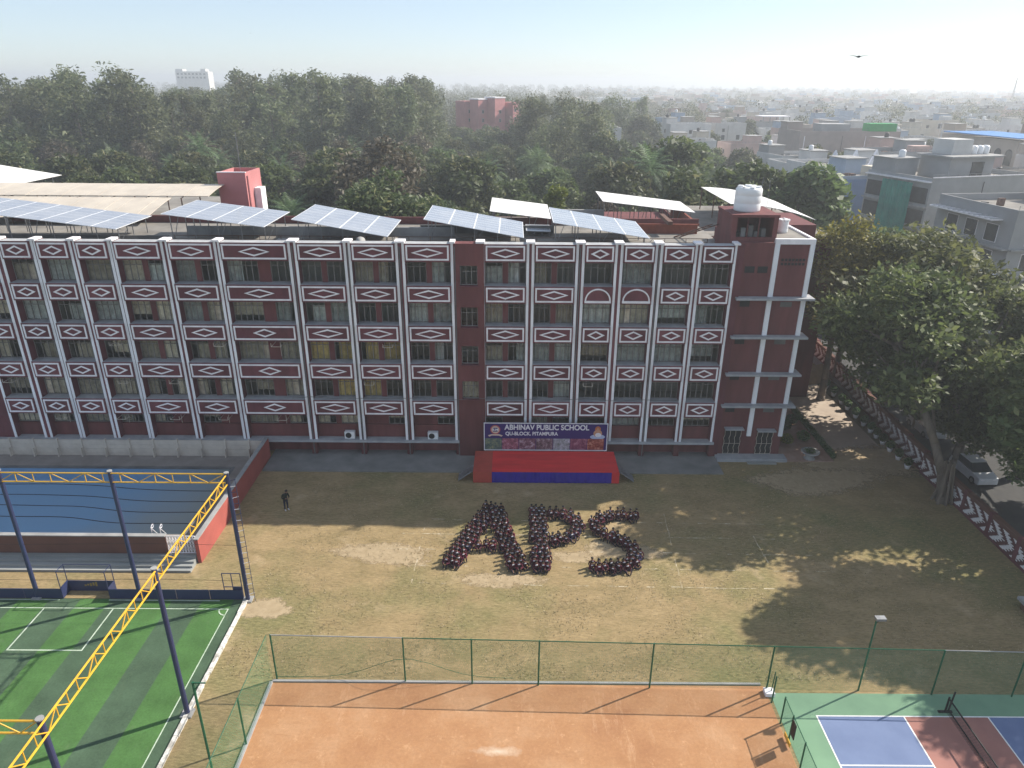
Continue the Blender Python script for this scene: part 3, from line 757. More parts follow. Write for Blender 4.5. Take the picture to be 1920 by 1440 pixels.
part('antenna', MB().tube((19.6, 57.6, 20.3), (19.6, 57.6, 22.6), .02, 4).tube((20.3, 57.9, 20.3), (20.3, 57.9, 22.4), .02, 4), MT['steel'], school)
def water_tank(name, label, loc, r, h, mat, cap=.25, group=None):
    t = thing(name, label, 'water tank', loc, 0, group)
    part('tank_body', MB().lathe([(r * .97, 0), (r, .1), (r, h * .33), (r * .985, h * .35), (r, h * .37), (r, h * .66), (r * .985, h * .68), (r, h * .7), (r, h * .92), (r * .9, h), (r * .3, h + .06)], 24), mat, t, (0, 0, 0), True)
    part('lid', MB().lathe([(r * .28, h + .05), (r * .28, h + .16), (r * .1, h + .2)], 14), mat, t)
    for k in range(8):
        a = k * math.pi / 4
        part('rim_block', MB().box(-.18, .18, -.1, .1, 0, .12), mat, t, (r * .72 * math.cos(a), r * .72 * math.sin(a), h - .02)).rotation_euler = (0, 0, a)
    return t
water_tank('water_tank', 'big white ribbed water tank standing on the maroon stair head', (18.1, 56.0, 20.3), 1.0, 1.75, MT['tank'])
water_tank('water_tank', 'small white water tank on the tower roof beside the stair head', (21.35, 56.6, 18.5), .40, .95, MT['tank'])
# rear wings
for b in ((-64, -30.0, 65.95, 86, 0, 16.6), (-4, 9.5, 65.95, 75, 0, 16.4), (17.0, 30, 66.1, 84, 0, 16.2), (9.5, 16.99, 78, 84, 0, 15.5), (-30.0, -27.0, 74, 78.5, 0, 16.6)): ubox('rear_wing', b, MT['maroon2'], school)
ubox('wing_parapet', (3.6, 9.4, 74.6, 75, 16.4, 17.2), MT['concrete'], school); ubox('wing_parapet', (17.0, 17.2, 66.1, 78, 16.2, 17.4), MT['brick'], school)
ubox('wing_roof', (-63.8, -30.1, 66, 85.8, 16.602, 16.66), MT['roofconc'], school); ubox('wing_roof', (-3.9, 9.4, 66, 74.5, 16.4, 16.46), MT['roofconc'], school); ubox('wing_roof', (17.2, 29.9, 66.3, 83.9, 16.2, 16.26), MT['roofconc'], school)
# lift tower
m = MB(); x0, x1, y0, y1 = -29.9, -27.05, 74, 78.5
for b in ((x0, x1, y0, y0 + .2), (x0, x1, y1 - .2, y1), (x0, x0 + .2, y0 + .2, y1 - .2), (x1 - .2, x1, y0 + .2, y1 - .2)): m.box(b[0], b[1], b[2], b[3], 16.6, 20.75)
m.box(x0 + .2, x1 - .2, y0 + .2, y1 - .2, 16.6, 20.2)
part('lift_tower', m, MT['pinkpaint'], school)
ubox('lift_coping', (x0 - .04, x1 + .04, y0 - .04, y0 + .24, 20.752, 20.82), MT['white'], school)
ubox('lift_annex', (x1 + .02, x1 + .7, 76, 77.5, 16.6, 19.0), MT['white'], school)
ubox('lift_strip', (x1 + .003, x1 + .06, y0 + .3, y0 + .6, 17, 20.4), MT['maroon'], school)
part('lightning_rod', MB().tube((-28.2, 76, 20.2), (-28.2, 76, 24.5), .03, 4), MT['steel'], school)

# --- solar arrays and sheds on the roof
_mod = {}
MT['alu'] = M('aluminium_frame', (.72, .73, .75), (.6, .61, .63), 2, .4)
def solar_array(label, x0, x1, y0, y1, zl, zr, mat, ncol, nrow, zroof=17.27, legs=True, group='roof arrays of the school', cat='solar array', name='solar_array', gap=.07):
    t = thing(name, label, cat, (x0, y0, zl), 0, group)
    L = math.hypot(x1 - x0, zr - zl); a = math.atan2(zl - zr, x1 - x0); W = y1 - y0
    cw, rh = L / ncol, W / nrow
    k = (round(cw, 3), round(rh, 3), mat.name, gap)
    if k not in _mod:
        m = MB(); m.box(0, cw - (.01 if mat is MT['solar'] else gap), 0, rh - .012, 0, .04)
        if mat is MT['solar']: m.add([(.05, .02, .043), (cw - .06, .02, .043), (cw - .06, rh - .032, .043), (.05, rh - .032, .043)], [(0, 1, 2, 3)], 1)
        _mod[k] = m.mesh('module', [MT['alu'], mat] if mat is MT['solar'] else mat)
    for i in range(ncol):
        for j in range(nrow):
            link('module', _mod[k], t, (i * cw * math.cos(a), j * rh, -i * cw * math.sin(a)), (0, a, 0))
    m = MB()
    for q in (0.12, .5, .88):
        yq = W * q
        m.tube((0, yq, -.07), (x1 - x0, yq, zr - zl - .07), .045, 5)
    n = max(3, int((x1 - x0) / 1.7))
    for i in range(n + 1):
        x = (x1 - x0) * (i + .15) / (n + .3); z = zl + (zr - zl) * x / (x1 - x0)
        for q in (0.12, .5, .88):
            m.tube((x, W * q, zroof - zl), (x, W * q, z - zl - .06), .04, 5)
        if i % 2 == 0: m.tube((x, W * .12, zroof - zl), (x + .7, W * .12, z - zl - .2), .03, 4)
    part('stand', m, MT['steel'], t)
    return t
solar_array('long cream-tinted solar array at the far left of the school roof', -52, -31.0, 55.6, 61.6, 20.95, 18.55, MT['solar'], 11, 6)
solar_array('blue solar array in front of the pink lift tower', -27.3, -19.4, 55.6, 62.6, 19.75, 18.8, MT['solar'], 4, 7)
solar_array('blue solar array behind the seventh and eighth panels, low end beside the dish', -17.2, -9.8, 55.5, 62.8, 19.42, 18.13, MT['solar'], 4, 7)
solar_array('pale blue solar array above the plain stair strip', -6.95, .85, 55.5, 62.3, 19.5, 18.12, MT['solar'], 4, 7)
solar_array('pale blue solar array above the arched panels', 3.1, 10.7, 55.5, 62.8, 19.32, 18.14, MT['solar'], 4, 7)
solar_array('cream sheet canopy behind the middle solar arrays', -2.1, 3.4, 64, 72, 18.75, 18.1, MT['sheet_w'], 3, 2, 16.4, cat='roof canopy', name='roof_canopy', gap=.02)
solar_array('long white sheet canopy left of the stair head', 8.9, 18.2, 72, 79, 18.46, 17.42, MT['sheet_w'], 6, 2, 15.4, cat='roof canopy', name='roof_canopy', gap=.015)
solar_array('white sheet canopy at the far left edge behind the curved shed', -66, -52, 72, 84.5, 21.3, 19.1, MT['sheet_w'], 8, 3, 16.6, cat='roof canopy', name='roof_canopy', gap=.015)
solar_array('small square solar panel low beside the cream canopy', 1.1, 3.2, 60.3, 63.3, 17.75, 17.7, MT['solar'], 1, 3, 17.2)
# curved shed left
shed = thing('curved_shed', 'long beige curved sheet shed on the school roof left of the lift tower', 'shed')
def curved_sheet(wd, prof, mat, rib=True):
    m = MB(); n = len(prof)
    vs = []
    for y, z in prof: vs += [(0, y, z), (wd, y, z), (0, y, z + .05), (wd, y, z + .05)]
    for i in range(n - 1):
        a = 4 * i; b = a + 4
        m.add([vs[a + 2], vs[a + 3], vs[b + 3], vs[b + 2], vs[a], vs[a + 1], vs[b + 1], vs[b]], [(0, 1, 2, 3), (7, 6, 5, 4), (0, 3, 7, 4), (1, 5, 6, 2)])
    return m.mesh('roof_sheet', mat)
prof_lo = [(64.0 + .8 * k, 17.9 + 1.15 * math.sin(k / 8 * 1.2)) for k in range(8)]
prof_hi = [(69.62 + .9 * k, 19.02 + .55 * math.sin(k / 5 * 1.45)) for k in range(6)]
ml = curved_sheet(1.14, prof_lo, MT['sheet']); mh = curved_sheet(1.14, prof_hi, MT['sheet'])
for k in range(25): link('roof_sheet', ml, shed, (-62 + 1.17 * k, 0, rnd.uniform(-.012, .012)))
for k in range(28): link('roof_sheet', mh, shed, (-62 + 1.17 * k, 0, rnd.uniform(-.012, .012)))
m = MB()
for k in range(10):
    x = -61.5 + 3.3 * k
    for y, z in ((64.4, 18.0), (69.4, 18.98), (73.6, 19.45)):
        if x < -33.5 or y > 65: m.tube((x, y, 16.6), (x, y, z - .04), .06, 5)
    m.path([(x, y, z - .1) for y, z in ((prof_lo if x < -33.5 else []) + prof_hi)], .05, 4)
part('shed_frame', m, MT['rust'], shed)
# curved white shed right
shed2 = thing('curved_shed', 'white curved sheet shed behind the big water tank', 'shed')
prx = [(21 + 1.06 * k, 18.65 - .0205 * (1.06 * k) ** 2) for k in range(9)]
for j in range(4):
    m = MB(); ya, yb = 70 + 2.95 * j, 70 + 2.95 * (j + 1) - .02
    for i in range(8):
        (xa, za), (xb, zb) = prx[i], prx[i + 1]
        m.add([(xa, ya, za), (xb, ya, zb), (xb, yb, zb), (xa, yb, za), (xa, ya, za - .05), (xb, ya, zb - .05), (xb, yb, zb - .05), (xa, yb, za - .05)], [(0, 1, 2, 3), (7, 6, 5, 4), (0, 4, 5, 1), (3, 2, 6, 7)])
    part('roof_sheet', m, MT['sheet_w'], shed2)
m = MB()
for x, z in (prx[0], prx[4], prx[8]):
    for y in (70.5, 76, 81.3): m.tube((x, y, 16.2), (x, y, z - .06), .06, 5)
part('shed_frame', m, MT['rust'], shed2)

# ================================================================== STAGE + BANNER
stage = thing('stage', 'low red carpeted stage with blue skirting below the banner', 'stage')
m = MB(); m.box(-2.95, 8.45, 48.92, 52.25, 0.05, .98)
part('platform', m, MT['darkconc'], stage)
ubox('carpet', (-1.55, 8.52, 48.87, 52.3, .985, 1.01), MT['redcarpet'], stage)
ubox('carpet_patch', (-3.0, -1.552, 48.87, 52.3, .985, 1.008), MT['redcarpet2'], stage)
ubox('side_drape', (-3.03, -1.55, 48.84, 48.918, .03, .984), MT['redcarpet2'], stage)
ubox('side_drape', (7.95, 8.55, 48.84, 48.918, .03, .984), MT['redcarpet'], stage)
ubox('side_drape', (8.452, 8.52, 48.918, 52.2, .03, .984), MT['redcarpet'], stage)
ubox('side_drape', (-3.03, -2.952, 48.918, 52.2, .03, .984), MT['redcarpet2'], stage)
m = MB(); n = 60; vs = []
for i in range(n + 1):
    x = -1.55 + 9.5 * i / n; y = 48.86 + .018 * math.sin(i * 1.9)
    vs += [(x, y, .03), (x, y + .01, .984)]
m.add(vs, [(2 * i, 2 * i + 2, 2 * i + 3, 2 * i + 1) for i in range(n)]); part('skirting', m, MT['bluecloth'], stage)
def stairs(label, x, sgn):
    t = thing('steel_steps', label, 'steps', (x, 49.1, 0), 0, 'steel steps at the stage ends')
    m = MB()
    for yy in (0, .95):
        m.tube((0, yy, .92), (sgn * 1.15, yy, .06), .035, 5)
    part('stringer', m, MT['steel'], t)
    for k in range(5):
        f = (k + .5) / 5
        ubox('tread', (sgn * 1.15 * f - .13, sgn * 1.15 * f + .13, .02, .93, .90 - .84 * f, .94 - .84 * f), MT['steel'], t)
    return t
stairs('grey steel steps at the left end of the stage', -3.08, -1)
stairs('grey steel steps at the right end of the stage', 8.62, 1)
ban = thing('banner', 'purple school banner with white lettering and photo strip behind the stage', 'banner', (-2.3, 52.42, 1.02))
BW, BH = 10.25, 2.56
ubox('banner_sheet', (0, BW, 0, .03, 0, BH), MT['banner'], ban)
for b in ((0, BW, -.03, -.002, BH - .07, BH), (0, BW, -.03, -.002, 0, .07), (0, .07, -.03, -.002, .07, BH - .07), (BW - .07, BW, -.03, -.002, .07, BH - .07)):
    ubox('banner_border', b, MT['lettering'], ban)
def text(s, x, z, size, mat, parent, w=None, off=.012):
    cu = bpy.data.curves.new('lettering', 'FONT'); cu.body = s; cu.size = size; cu.extrude = .006; cu.offset = off
    cu.materials.append(mat); o = link('lettering', cu, parent, (x, -.012, z), (R(90), 0, 0))
    bpy.context.view_layer.update()
    dg = bpy.context.evaluated_depsgraph_get(); me = bpy.data.meshes.new_from_object(o.evaluated_get(dg), depsgraph=dg); wd = o.dimensions.x
    bpy.data.objects.remove(o)
    return link('lettering', me, parent, (x, -.012, z), (R(90), 0, 0), (w / max(.01, wd), 1, 1) if w else (1, 1, 1))
text('ABHINAV PUBLIC SCHOOL', 1.72, 1.93, .66, MT['lettering'], ban, 7.0, .018)
text('QU-BLOCK, PITAMPURA', 1.78, 1.42, .45, MT['lettering'], ban, 4.35, .014)
# crest at the left
MT['crest_red'] = M('crest_red', (0.50, 0.10, 0.10), None, 3, 0.7); MT['crest_cream'] = M('crest_cream', (0.70, 0.55, 0.45), None, 3, 0.7)
cr = part('crest', MB().lathe([(.42, 0), (.42, .012)], 26), MT['crest_red'], ban, (.95, -.004, 1.92)); cr.rotation_euler = (R(90), 0, 0)
m = MB(); m.lathe([(.33, .013), (.33, .02)], 26); part('crest_disc', m, MT['crest_cream'], cr)
m = MB(); m.box(-.2, .2, -.17, .17, .021, .028); part('crest_book', m, MT['banner'], cr)
m = MB()
m.add([(-.62, -.012, .02), (-.3, -.012, .14), (.3, -.012, .14), (.62, -.012, .02), (.5, -.012, -.1), (.3, -.012, .0), (-.3, -.012, .0), (-.5, -.012, -.1)], [(0, 7, 6, 1), (1, 6, 5, 2), (2, 5, 4, 3)])
part('crest_ribbon', m, MT['crest_cream'], ban, (.95, -.02, 1.38))
tx = text('S.M', .74, 1.84, .26, MT['lettering'], ban, .42); tx.location.y = -.036
# seated figure emblem at the right
MT['emb_o'] = M('emblem_orange', (0.55, 0.16, 0.05), None, 3, 0.7); MT['emb_b'] = M('emblem_pale_blue', (0.45, 0.55, 0.75), None, 3, 0.7); MT['emb_s'] = M('emblem_tan', (0.55, 0.30, 0.18), None, 3, 0.7)
def disc(name, x, z, rx, rz, mat, y=-.006, n=20):
    m = MB(); m.add([(rx * math.cos(2 * math.pi * k / n), 0, rz * math.sin(2 * math.pi * k / n)) for k in range(n)], [tuple(range(n))]); return part(name, m, mat, ban, (x, y, z))
disc('emblem_base', 9.42, 1.30, .62, .24, MT['emb_b'], -.006); disc('emblem_body', 9.42, 1.62, .36, .34, MT['emb_s'], -.009); disc('emblem_halo', 9.42, 2.02, .24, .26, MT['emb_o'], -.008)
disc('emblem_head', 9.42, 1.98, .11, .14, MT['emb_s'], -.012); disc('emblem_robe', 9.46, 1.48, .26, .2, MT['lettering'], -.012)
def photo_mat(i, c1, c2, c3):
    m, n, p = _new('photo_print_%d' % i); p.inputs['Roughness'].default_value = .5
    tc = n.nodes.new('ShaderNodeNewGeometry').outputs['Position']
    f = noise(n, tc, 3.2, 6, .8); n.links.new(ramp(n, f, [(.35, c1), (.5, c2), (.66, c3)]), p.inputs['Base Color']); return m
PH_ = [((.03, .05, .08), (.10, .16, .12), (.30, .30, .16)), ((.05, .015, .03), (.28, .08, .13), (.55, .30, .38)), ((.04, .02, .04), (.20, .08, .12), (.55, .48, .55)), ((.04, .03, .04), (.18, .10, .12), (.45, .40, .44)),
       ((.12, .14, .12), (.30, .32, .34), (.62, .60, .72)), ((.12, .02, .05), (.22, .06, .12), (.45, .22, .28)), ((.10, .02, .02), (.30, .06, .04), (.65, .35, .25))]
xx = .1
for i, wd in enumerate((1.42, 1.40, 1.42, 1.42, 1.42, 1.42, 1.42)):
    ubox('photo', (xx, xx + wd - .05, -.012, -.002, .09, 1.12), photo_mat(i, *PH_[i]), ban); xx += wd
for x in (.1, 3.4, 6.8, 10.1): part('banner_post', MB().tube((x, .08, -1.0), (x, .08, BH), .04, 5), MT['steel'], ban)

# ================================================================== POOL ENCLOSURE
pool = thing('swimming_pool', 'walled sunken swimming pool with blue-grey floor and dark lane lines', 'swimming pool')
XL = -56
ubox('deck', (XL, -20.65, 38.9, 41.3, 0.0, .22), MT['deck'], pool); ubox('deck', (XL, -20.65, 50.7, 52.5, 0, .22), MT['deck'], pool); ubox('deck', (-22.6, -20.65, 41.3, 50.7, 0, .221), MT['deck'], pool)
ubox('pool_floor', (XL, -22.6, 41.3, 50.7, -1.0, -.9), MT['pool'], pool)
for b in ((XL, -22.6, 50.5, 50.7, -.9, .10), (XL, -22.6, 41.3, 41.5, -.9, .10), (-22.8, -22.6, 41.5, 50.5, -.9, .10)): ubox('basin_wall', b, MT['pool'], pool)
ubox('pool_edge', (XL, -22.6, 50.48, 50.72, .105, .235), MT['darkconc'], pool); ubox('pool_edge', (-22.82, -22.58, 41.3, 50.48, .105, .236), MT['darkconc'], pool)
for k, yy in enumerate((44.2, 45.7, 47.2, 48.8)):
    pts = []
    for i in range(37):
        x = -22.9 - i * .9; s_ = 1 / (1 + math.exp((x + 31.5) * .9))
        pts.append((x, yy + .85 * s_ + .04 * math.sin(i * .7 + k), -.885))
    part('lane_line', MB().path(pts, .03, 4), MT['rope'], pool)
m = MB()
for q in (-24.8, -24.2):
    pts = [(q, 41.0, .2)] + [(q, 41.0 + .35 * math.sin(a), .2 + .75 + .25 * math.sin(2 * a) * .5) for a in [R(20 * i) for i in range(10)]] + [(q, 41.6, .1)]
    m.path(pts, .03, 5)
part('pool_ladder', m, MT['shirt'], pool)
def slab_wall(name, label, parts_fn):
    t = thing(name, label, 'wall'); parts_fn(t); return t
def back_wall(t):
    xx = -56.0; k = 0
    while xx < -20.9:
        e = min(-20.75, xx + 1.98)
        for r_ in range(4):
            ubox('wall_panel', (xx + .12, e - .0, 52.56 + rnd.uniform(-.006, .006), 52.66, .05 + r_ * .40, .44 + r_ * .40), MT['pool_wall'], t)
        ubox('post', (xx, xx + .12, 52.45, 52.69, 0.0, 1.75), MT['pool_wall'], t)
        ubox('buttress', (xx + .02, xx + .10, 52.2, 52.45, 0, 1.0), MT['pool_wall'], t)
        xx += 2.0
slab_wall('panel_wall', 'cream precast panel wall behind the swimming pool', back_wall)
def right_wall(t):
    ubox('wall_body', (-20.64, -20.40, 38.45, 52.9, 0, 1.80), MT['redwall'], t)
    ubox('coping', (-20.68, -20.36, 38.42, 52.9, 1.802, 1.87), MT['concrete'], t)
slab_wall('red_wall', 'brick red side wall of the pool running toward the school', right_wall)
def front_wall(t):
    ubox('wall_body', (XL, -22.6, 38.62, 38.86, 0.0, 1.92), MT['brownwall'], t)
    ubox('coping', (XL, -22.58, 38.58, 38.9, 1.922, 1.99), MT['concrete'], t)
slab_wall('brown_wall', 'brown front wall of the pool behind the concrete steps', front_wall)
gate = thing('grille_gate', 'white lattice gate between the brown wall and the red wall', 'gate', (-22.55, 38.7, .62))
m = MB()
for z in (0, .65, 1.3): m.tube((0, 0, z), (1.88, 0, z), .03, 4)
for k in range(11): m.tube((1.88 * k / 10, 0, 0), (1.88 * k / 10, 0, 1.3), .025, 4)
part('gate_frame', m, MT['white'], gate)
m = MB()
for k in range(10):
    for z in (0, .65):
        xa = 1.88 * k / 10; m.tube((xa, 0, z), (xa + .188, 0, z + .65), .012, 4); m.tube((xa + .188, 0, z), (xa, 0, z + .65), .012, 4)
part('lattice', m, MT['white'], gate)
st = thing('spectator_steps', 'long grey concrete steps in front of the brown pool wall', 'steps')
for k in range(4): ubox('step', (XL, -22.3 if k else -20.7, 37.42 + .30 * k, 37.42 + .30 * (k + 1) - .002 if k < 3 else 38.6, 0.0, .15 * (k + 1)), MT['step'], st)
for k in range(1, 4): ubox('step', (-22.298, -20.7, 37.42 + .30 * k, 37.42 + .30 * (k + 1) - .002 if k < 3 else 38.6, 0.0, .14 * (k + 1)), MT['step'], st)

# ================================================================== TURF CAGE
def pole(label, x, y, h=8.95, r=.13):
    t = thing('net_pole', label, 'pole', (x, y, 0), 0, 'navy steel poles round the turf pitch')
    part('shaft', MB().tube((0, 0, 0), (0, 0, h), r, 12, 0, r * .9), MT['navy'], t, smooth=False)
    part('cap', MB().lathe([(r * 1.1, h), (r * 1.1, h + .05)], 12), MT['concrete'], t)
    part('base_plate', MB().box(-.28, .28, -.28, .28, 0, .1), MT['concrete'], t)
    return t
pole('navy pole at the back right corner of the turf, beside the ladder', -16.1, 34.84)
pole('navy pole halfway along the right edge of the turf', -16.2, 26.3)
pole('navy pole at the bottom left, nearest the camera', -16.3, 18.04)
pole('navy pole behind the turf goal, on its right', -22.75, 34.95)
pole('navy pole behind the turf at the far left edge', -29.05, 34.95)
pole('navy pole at the left end of the back row', -35.4, 34.95)
def truss(label, a, b, nseg):
    a, b = Vector(a), Vector(b)
    t = thing('lattice_beam', label, 'beam', a, 0, 'yellow lattice beams above the turf pitch')
    d = b - a; u = d.normalized(); s = u.cross(Vector((0, 0, 1)))
    H_, W_ = .58, .24
    tops = [Vector((0, 0, 0))]; 
    c = [(Vector((0, 0, 0))), Vector((0, 0, -H_)) + s * W_, Vector((0, 0, -H_)) - s * W_]
    c = [Vector((0, 0, 0)), Vector((0, 0, -H_))]
    for q in c: part('chord', MB().tube(q, q + d, .042, 6), MT['yellow'], t)
    m = MB(); L = d.length / nseg
    for k in range(nseg):
        p0 = u * (L * k); p1 = u * (L * (k + .5)); p2 = u * (L * (k + 1)); dn = Vector((0, 0, -H_))
        m.tube(p0, p0 + dn, .026, 5); m.tube(p0, p1 + dn, .026, 5); m.tube(p1 + dn, p2 + Vector((0, 0, 0)), .026, 5) if k % 2 == 0 else m.tube(p1 + dn, p1, .026, 5)
    part('web', m, MT['yellow'], t)
    return t
truss('yellow lattice beam crossing the picture along the right edge of the turf', (-16.2, 12.5, 8.85), (-16.1, 34.84, 8.85), 18)
truss('yellow lattice beam level across the pool along the back of the turf', (-42, 34.9, 8.85), (-16.25, 34.9, 8.85), 13)
truss('short yellow lattice beam entering at the bottom left corner', (-30, 18.04, 8.85), (-16.4, 18.04, 8.85), 9)
t = thing('net_cable', 'thin dark net cables strung between the poles along the back of the turf', 'cable')
for z in (1.4, 4.0):
    part('strand', MB().path([(-42 + 2.6 * k, 34.92, z - .0 + .06 * math.sin(k)) for k in range(11)], .01, 4), MT['black'], t)
ladder = thing('cage_ladder', 'thin caged ladder fixed beside the corner pole of the turf', 'ladder', (-15.85, 34.75, 0))
m = MB()
m.tube((-.12, 0, 0), (-.12, 0, 9.0), .018, 4); m.tube((.22, 0, 0), (.22, 0, 8.6), .018, 4)
part('rail', m, MT['navy'], ladder)
for k in range(22): part('rung', MB().tube((-.12, 0, .5 + .38 * k), (.22, .12 * (k % 3 == 0), .56 + .38 * k), .016, 4), MT['shirt'] if k % 2 == 0 else MT['navy'], ladder)
gt = thing('turf_gate', 'small dark gate frame at the back corner of the turf', 'gate', (-17.5, 34.95, 0))
m = MB()
for x in (0, .55, 1.1): m.tube((x, 0, 0), (x, 0, 1.9), .03, 5)
for z in (.9, 1.9): m.tube((0, 0, z), (1.1, 0, z), .03, 5)
part('gate_frame', m, MT['navy'], gt); m = MB(); m.box(.55, 1.1, .0, .02, .1, .9); part('gate_sheet', m, MT['navy'], gt)
bd = thing('pitch_boards', 'navy boards along the back of the turf pitch', 'boards')
for a in [-46 + 2.32 * k for k in range(8)] : ubox('board', (a, a + 2.29, 34.86, 34.90, .02, .72), MT['navy'], bd)
for a in [-24.55 + 2.05 * k for k in range(4)]: ubox('board', (a, a + 2.02, 34.86, 34.90, .02, .72), MT['navy'], bd)
goal = thing('goal_recess', 'navy walled goal recess with thin frame at the back of the turf', 'goal', (-27.45, 34.86, 0))
ubox('back_board', (0.0, 2.9, .72, .76, .02, .78), MT['navy'], goal); ubox('side_board', (-.02, .02, .0, .72, .02, .82), MT['navy'], goal); ubox('side_board', (2.88, 2.92, .0, .72, .02, .82), MT['navy'], goal)
m = MB()
for x in (0, 2.9):
    for y in (0, .72): m.tube((x, y, 0), (x, y, 2.0), .028, 5)
    m.tube((x, 0, 2.0), (x, .72, 2.0), .022, 5)
for y in (0, .72): m.tube((0, y, 2.0), (2.9, y, 2.0), .022, 5)
part('goal_frame', m, MT['navy'], goal)
MT['goldprint'] = M('gold_print', (0.32, 0.22, 0.06), None, 6, 0.7)
for k in range(5): ubox('logo_mark', (1.0 + k * .17, 1.12 + k * .17, .712, .719, .38 + .04 * (k % 2), .50 + .05 * k), MT['goldprint'], goal)

# ================================================================== FENCES
def net_panel(parent, a, b, h, mat, name='net'):
    a, b = Vector(a), Vector(b); L = (b - a).length
    me = bpy.data.meshes.new(name); me.from_pydata([a, b, b + Vector((0, 0, h)), a + Vector((0, 0, h))], [], [(0, 1, 2, 3)])
    uv = me.uv_layers.new(name='UVMap')
    for i, c in enumerate(((0, 0), (L, 0), (L, h), (0, h))): uv.data[i].uv = c
    me.materials.append(mat); return link(name, me, parent)
f1 = thing('court_fence', 'green chain-link fence along the back of the clay and blue courts', 'fence')
FX = [-12.42, -5.55, -2.0, 1.5, 7.36, 13.48, 22.06, 26.2, 31.0]
fy = lambda x: 28.62 - .022 * (x + 12.4)
for i, x in enumerate(FX):
    part('post', MB().tube((x, fy(x), 0), (x, fy(x), 3.02), .045, 6), MT['greenpaint'], f1)
    if i + 1 < len(FX):
        b = FX[i + 1]
        part('top_rail', MB().tube((x, fy(x), 3.0), (b, fy(b), 3.0), .028, 5), MT['concrete'] if i == 0 or i > 5 else MT['greenpaint'], f1)
        net_panel(f1, (x, fy(x), .1), (b, fy(b), .1), 2.9, MT['greennet'])
part('loose_wire', MB().path([(-12.4 + .9 * k, 28.66, 1.3 * math.exp(-((k * .9 - 6.9) / 2.4) ** 2) + .12) for k in range(15)], .012, 4), MT['greenpaint'], f1)
f2 = thing('court_fence', 'green chain-link fence down the left side of the clay court', 'fence')
YS = [28.6, 24.5, 20.3, 16.0]
for i, y in enumerate(YS):
    if i: part('post', MB().tube((-12.62, y, 0), (-12.62, y, 3.02), .045, 6), MT['greenpaint'], f2)
    if i + 1 < len(YS):
        net_panel(f2, (-12.62, y, .1), (-12.62, YS[i + 1], .1), 2.9, MT['greennet'])
        part('top_rail', MB().tube((-12.62, y, 3.0), (-12.62, YS[i + 1], 3.0), .022, 5), MT['greenpaint'], f2)
f3 = thing('court_divider', 'low green fence between the clay court and the blue court', 'fence')
YS = [27.3, 26.0, 24.9, 23.4, 21.5, 19.5]
for i, y in enumerate(YS):
    part('post', MB().tube((13.52, y, 0), (13.52, y, 1.75), .04, 6), MT['greenpaint'], f3)
    if i + 1 < len(YS) and i: net_panel(f3, (13.52, y, .1), (13.52, YS[i + 1], .1), 1.6, MT['greennet']); part('top_rail', MB().tube((13.52, y, 1.7), (13.52, YS[i + 1], 1.7), .02, 5), MT['greenpaint'], f3)
ubox('hung_cloth', (13.46, 13.50, 24.4, 24.8, .7, 1.6), MT['black'], f3); ubox('hung_cloth', (13.40, 13.45, 24.5, 25.2, .1, .35), MT['yellow'], f3)
t = thing('concrete_footing', 'white concrete footing with a short post at the corner of the clay court', 'footing', (13.55, 27.85, 0))
part('block', MB().box(-.25, .25, -.22, .22, 0, .22), MT['white'], t); part('stub_post', MB().tube((.1, 0, .2), (.14, 0, 1.5), .03, 5), MT['greenpaint'], t)
t = thing('flood_lamp', 'tall thin lamp post with a flat head behind the blue court', 'lamp post', (18.35, 28.12, 0))
part('post', MB().tube((0, 0, 0), (0, 0, 4.75), .045, 6), MT['greenpaint'], t); part('lamp_head', MB().box(-.08, .42, -.14, .14, 4.72, 4.86), MT['steel'], t); part('bracket', MB().tube((0, 0, 4.5), (.25, 0, 4.74), .02, 4), MT['black'], t)
t = thing('angled_post', 'tall green post with a short side arm beside the turf kerb', 'post', (-13.7, 23.1, 0))
part('post', MB().tube((0, 0, 0), (0, 0, 5.45), .055, 6), MT['greenpaint'], t); part('arm', MB().tube((0, 0, 5.4), (.55, 0, 5.4), .035, 5), MT['greenpaint'], t); part('brace', MB().tube((0, 0, 5.0), (.3, 0, 5.38), .025, 5), MT['greenpaint'], t)
pn = thing('court_net', 'black net with posts across the middle of the blue and pink court', 'net', (22.15, 23.4, 0))
for y in (3.35, -3.35):
    part('net_post', MB().tube((0, y, 0), (0, y, 1.0), .05, 6), MT['black'], pn); part('foot', MB().box(-.35, .35, y - .06, y + .06, 0, .08), MT['black'], pn)
    part('wind_post', MB().tube((.15, y, 0), (.2, y, 1.35), .045, 6), MT['black'], pn)
net_panel(pn, (0, -3.35, .06), (0, 3.35, .06), .86, MT['blacknet']); part('tape', MB().box(-.02, .02, -3.33, 3.33, .88, .95), MT['black'], pn); part('foot_bar', MB().tube((.22, -3.35, .06), (.22, 3.35, .06), .03, 5), MT['black'], pn)

# ================================================================== RIGHT BOUNDARY + GARDEN
bw = thing('boundary_wall', 'maroon boundary wall with white zigzag brick pattern along the road', 'wall')
y = 24.0
while y < 82:
    e = min(y + 3.0, 82)
    x = 33.62 + max(0, (y - 48)) * .065
    m = MB(); m.box(0, .22, 0, e - y - .32, .18, 1.55); part('lattice_panel', m, MT['brickpat'], bw, (x, y + .32, 0))
    ubox('wall_post', (x - .05, x + .30, y, y + .32, 0, 1.9), MT['maroon'], bw)
    ubox('plinth', (x - .04, x + .28, y + .32, e, 0, .18), MT['maroon'], bw)
    ubox('coping', (x - .05, x + .32, y + .33, e - .01, 1.552, 1.86), MT['brownwall'], bw)
    y = e
t = thing('stone_slab', 'pale grey slab platform at the right edge of the field', 'platform', (30.9, 32.2, 0))
part('slab', MB().box(0, 2.3, 0, 2.6, .55, .75), MT['concrete'], t)
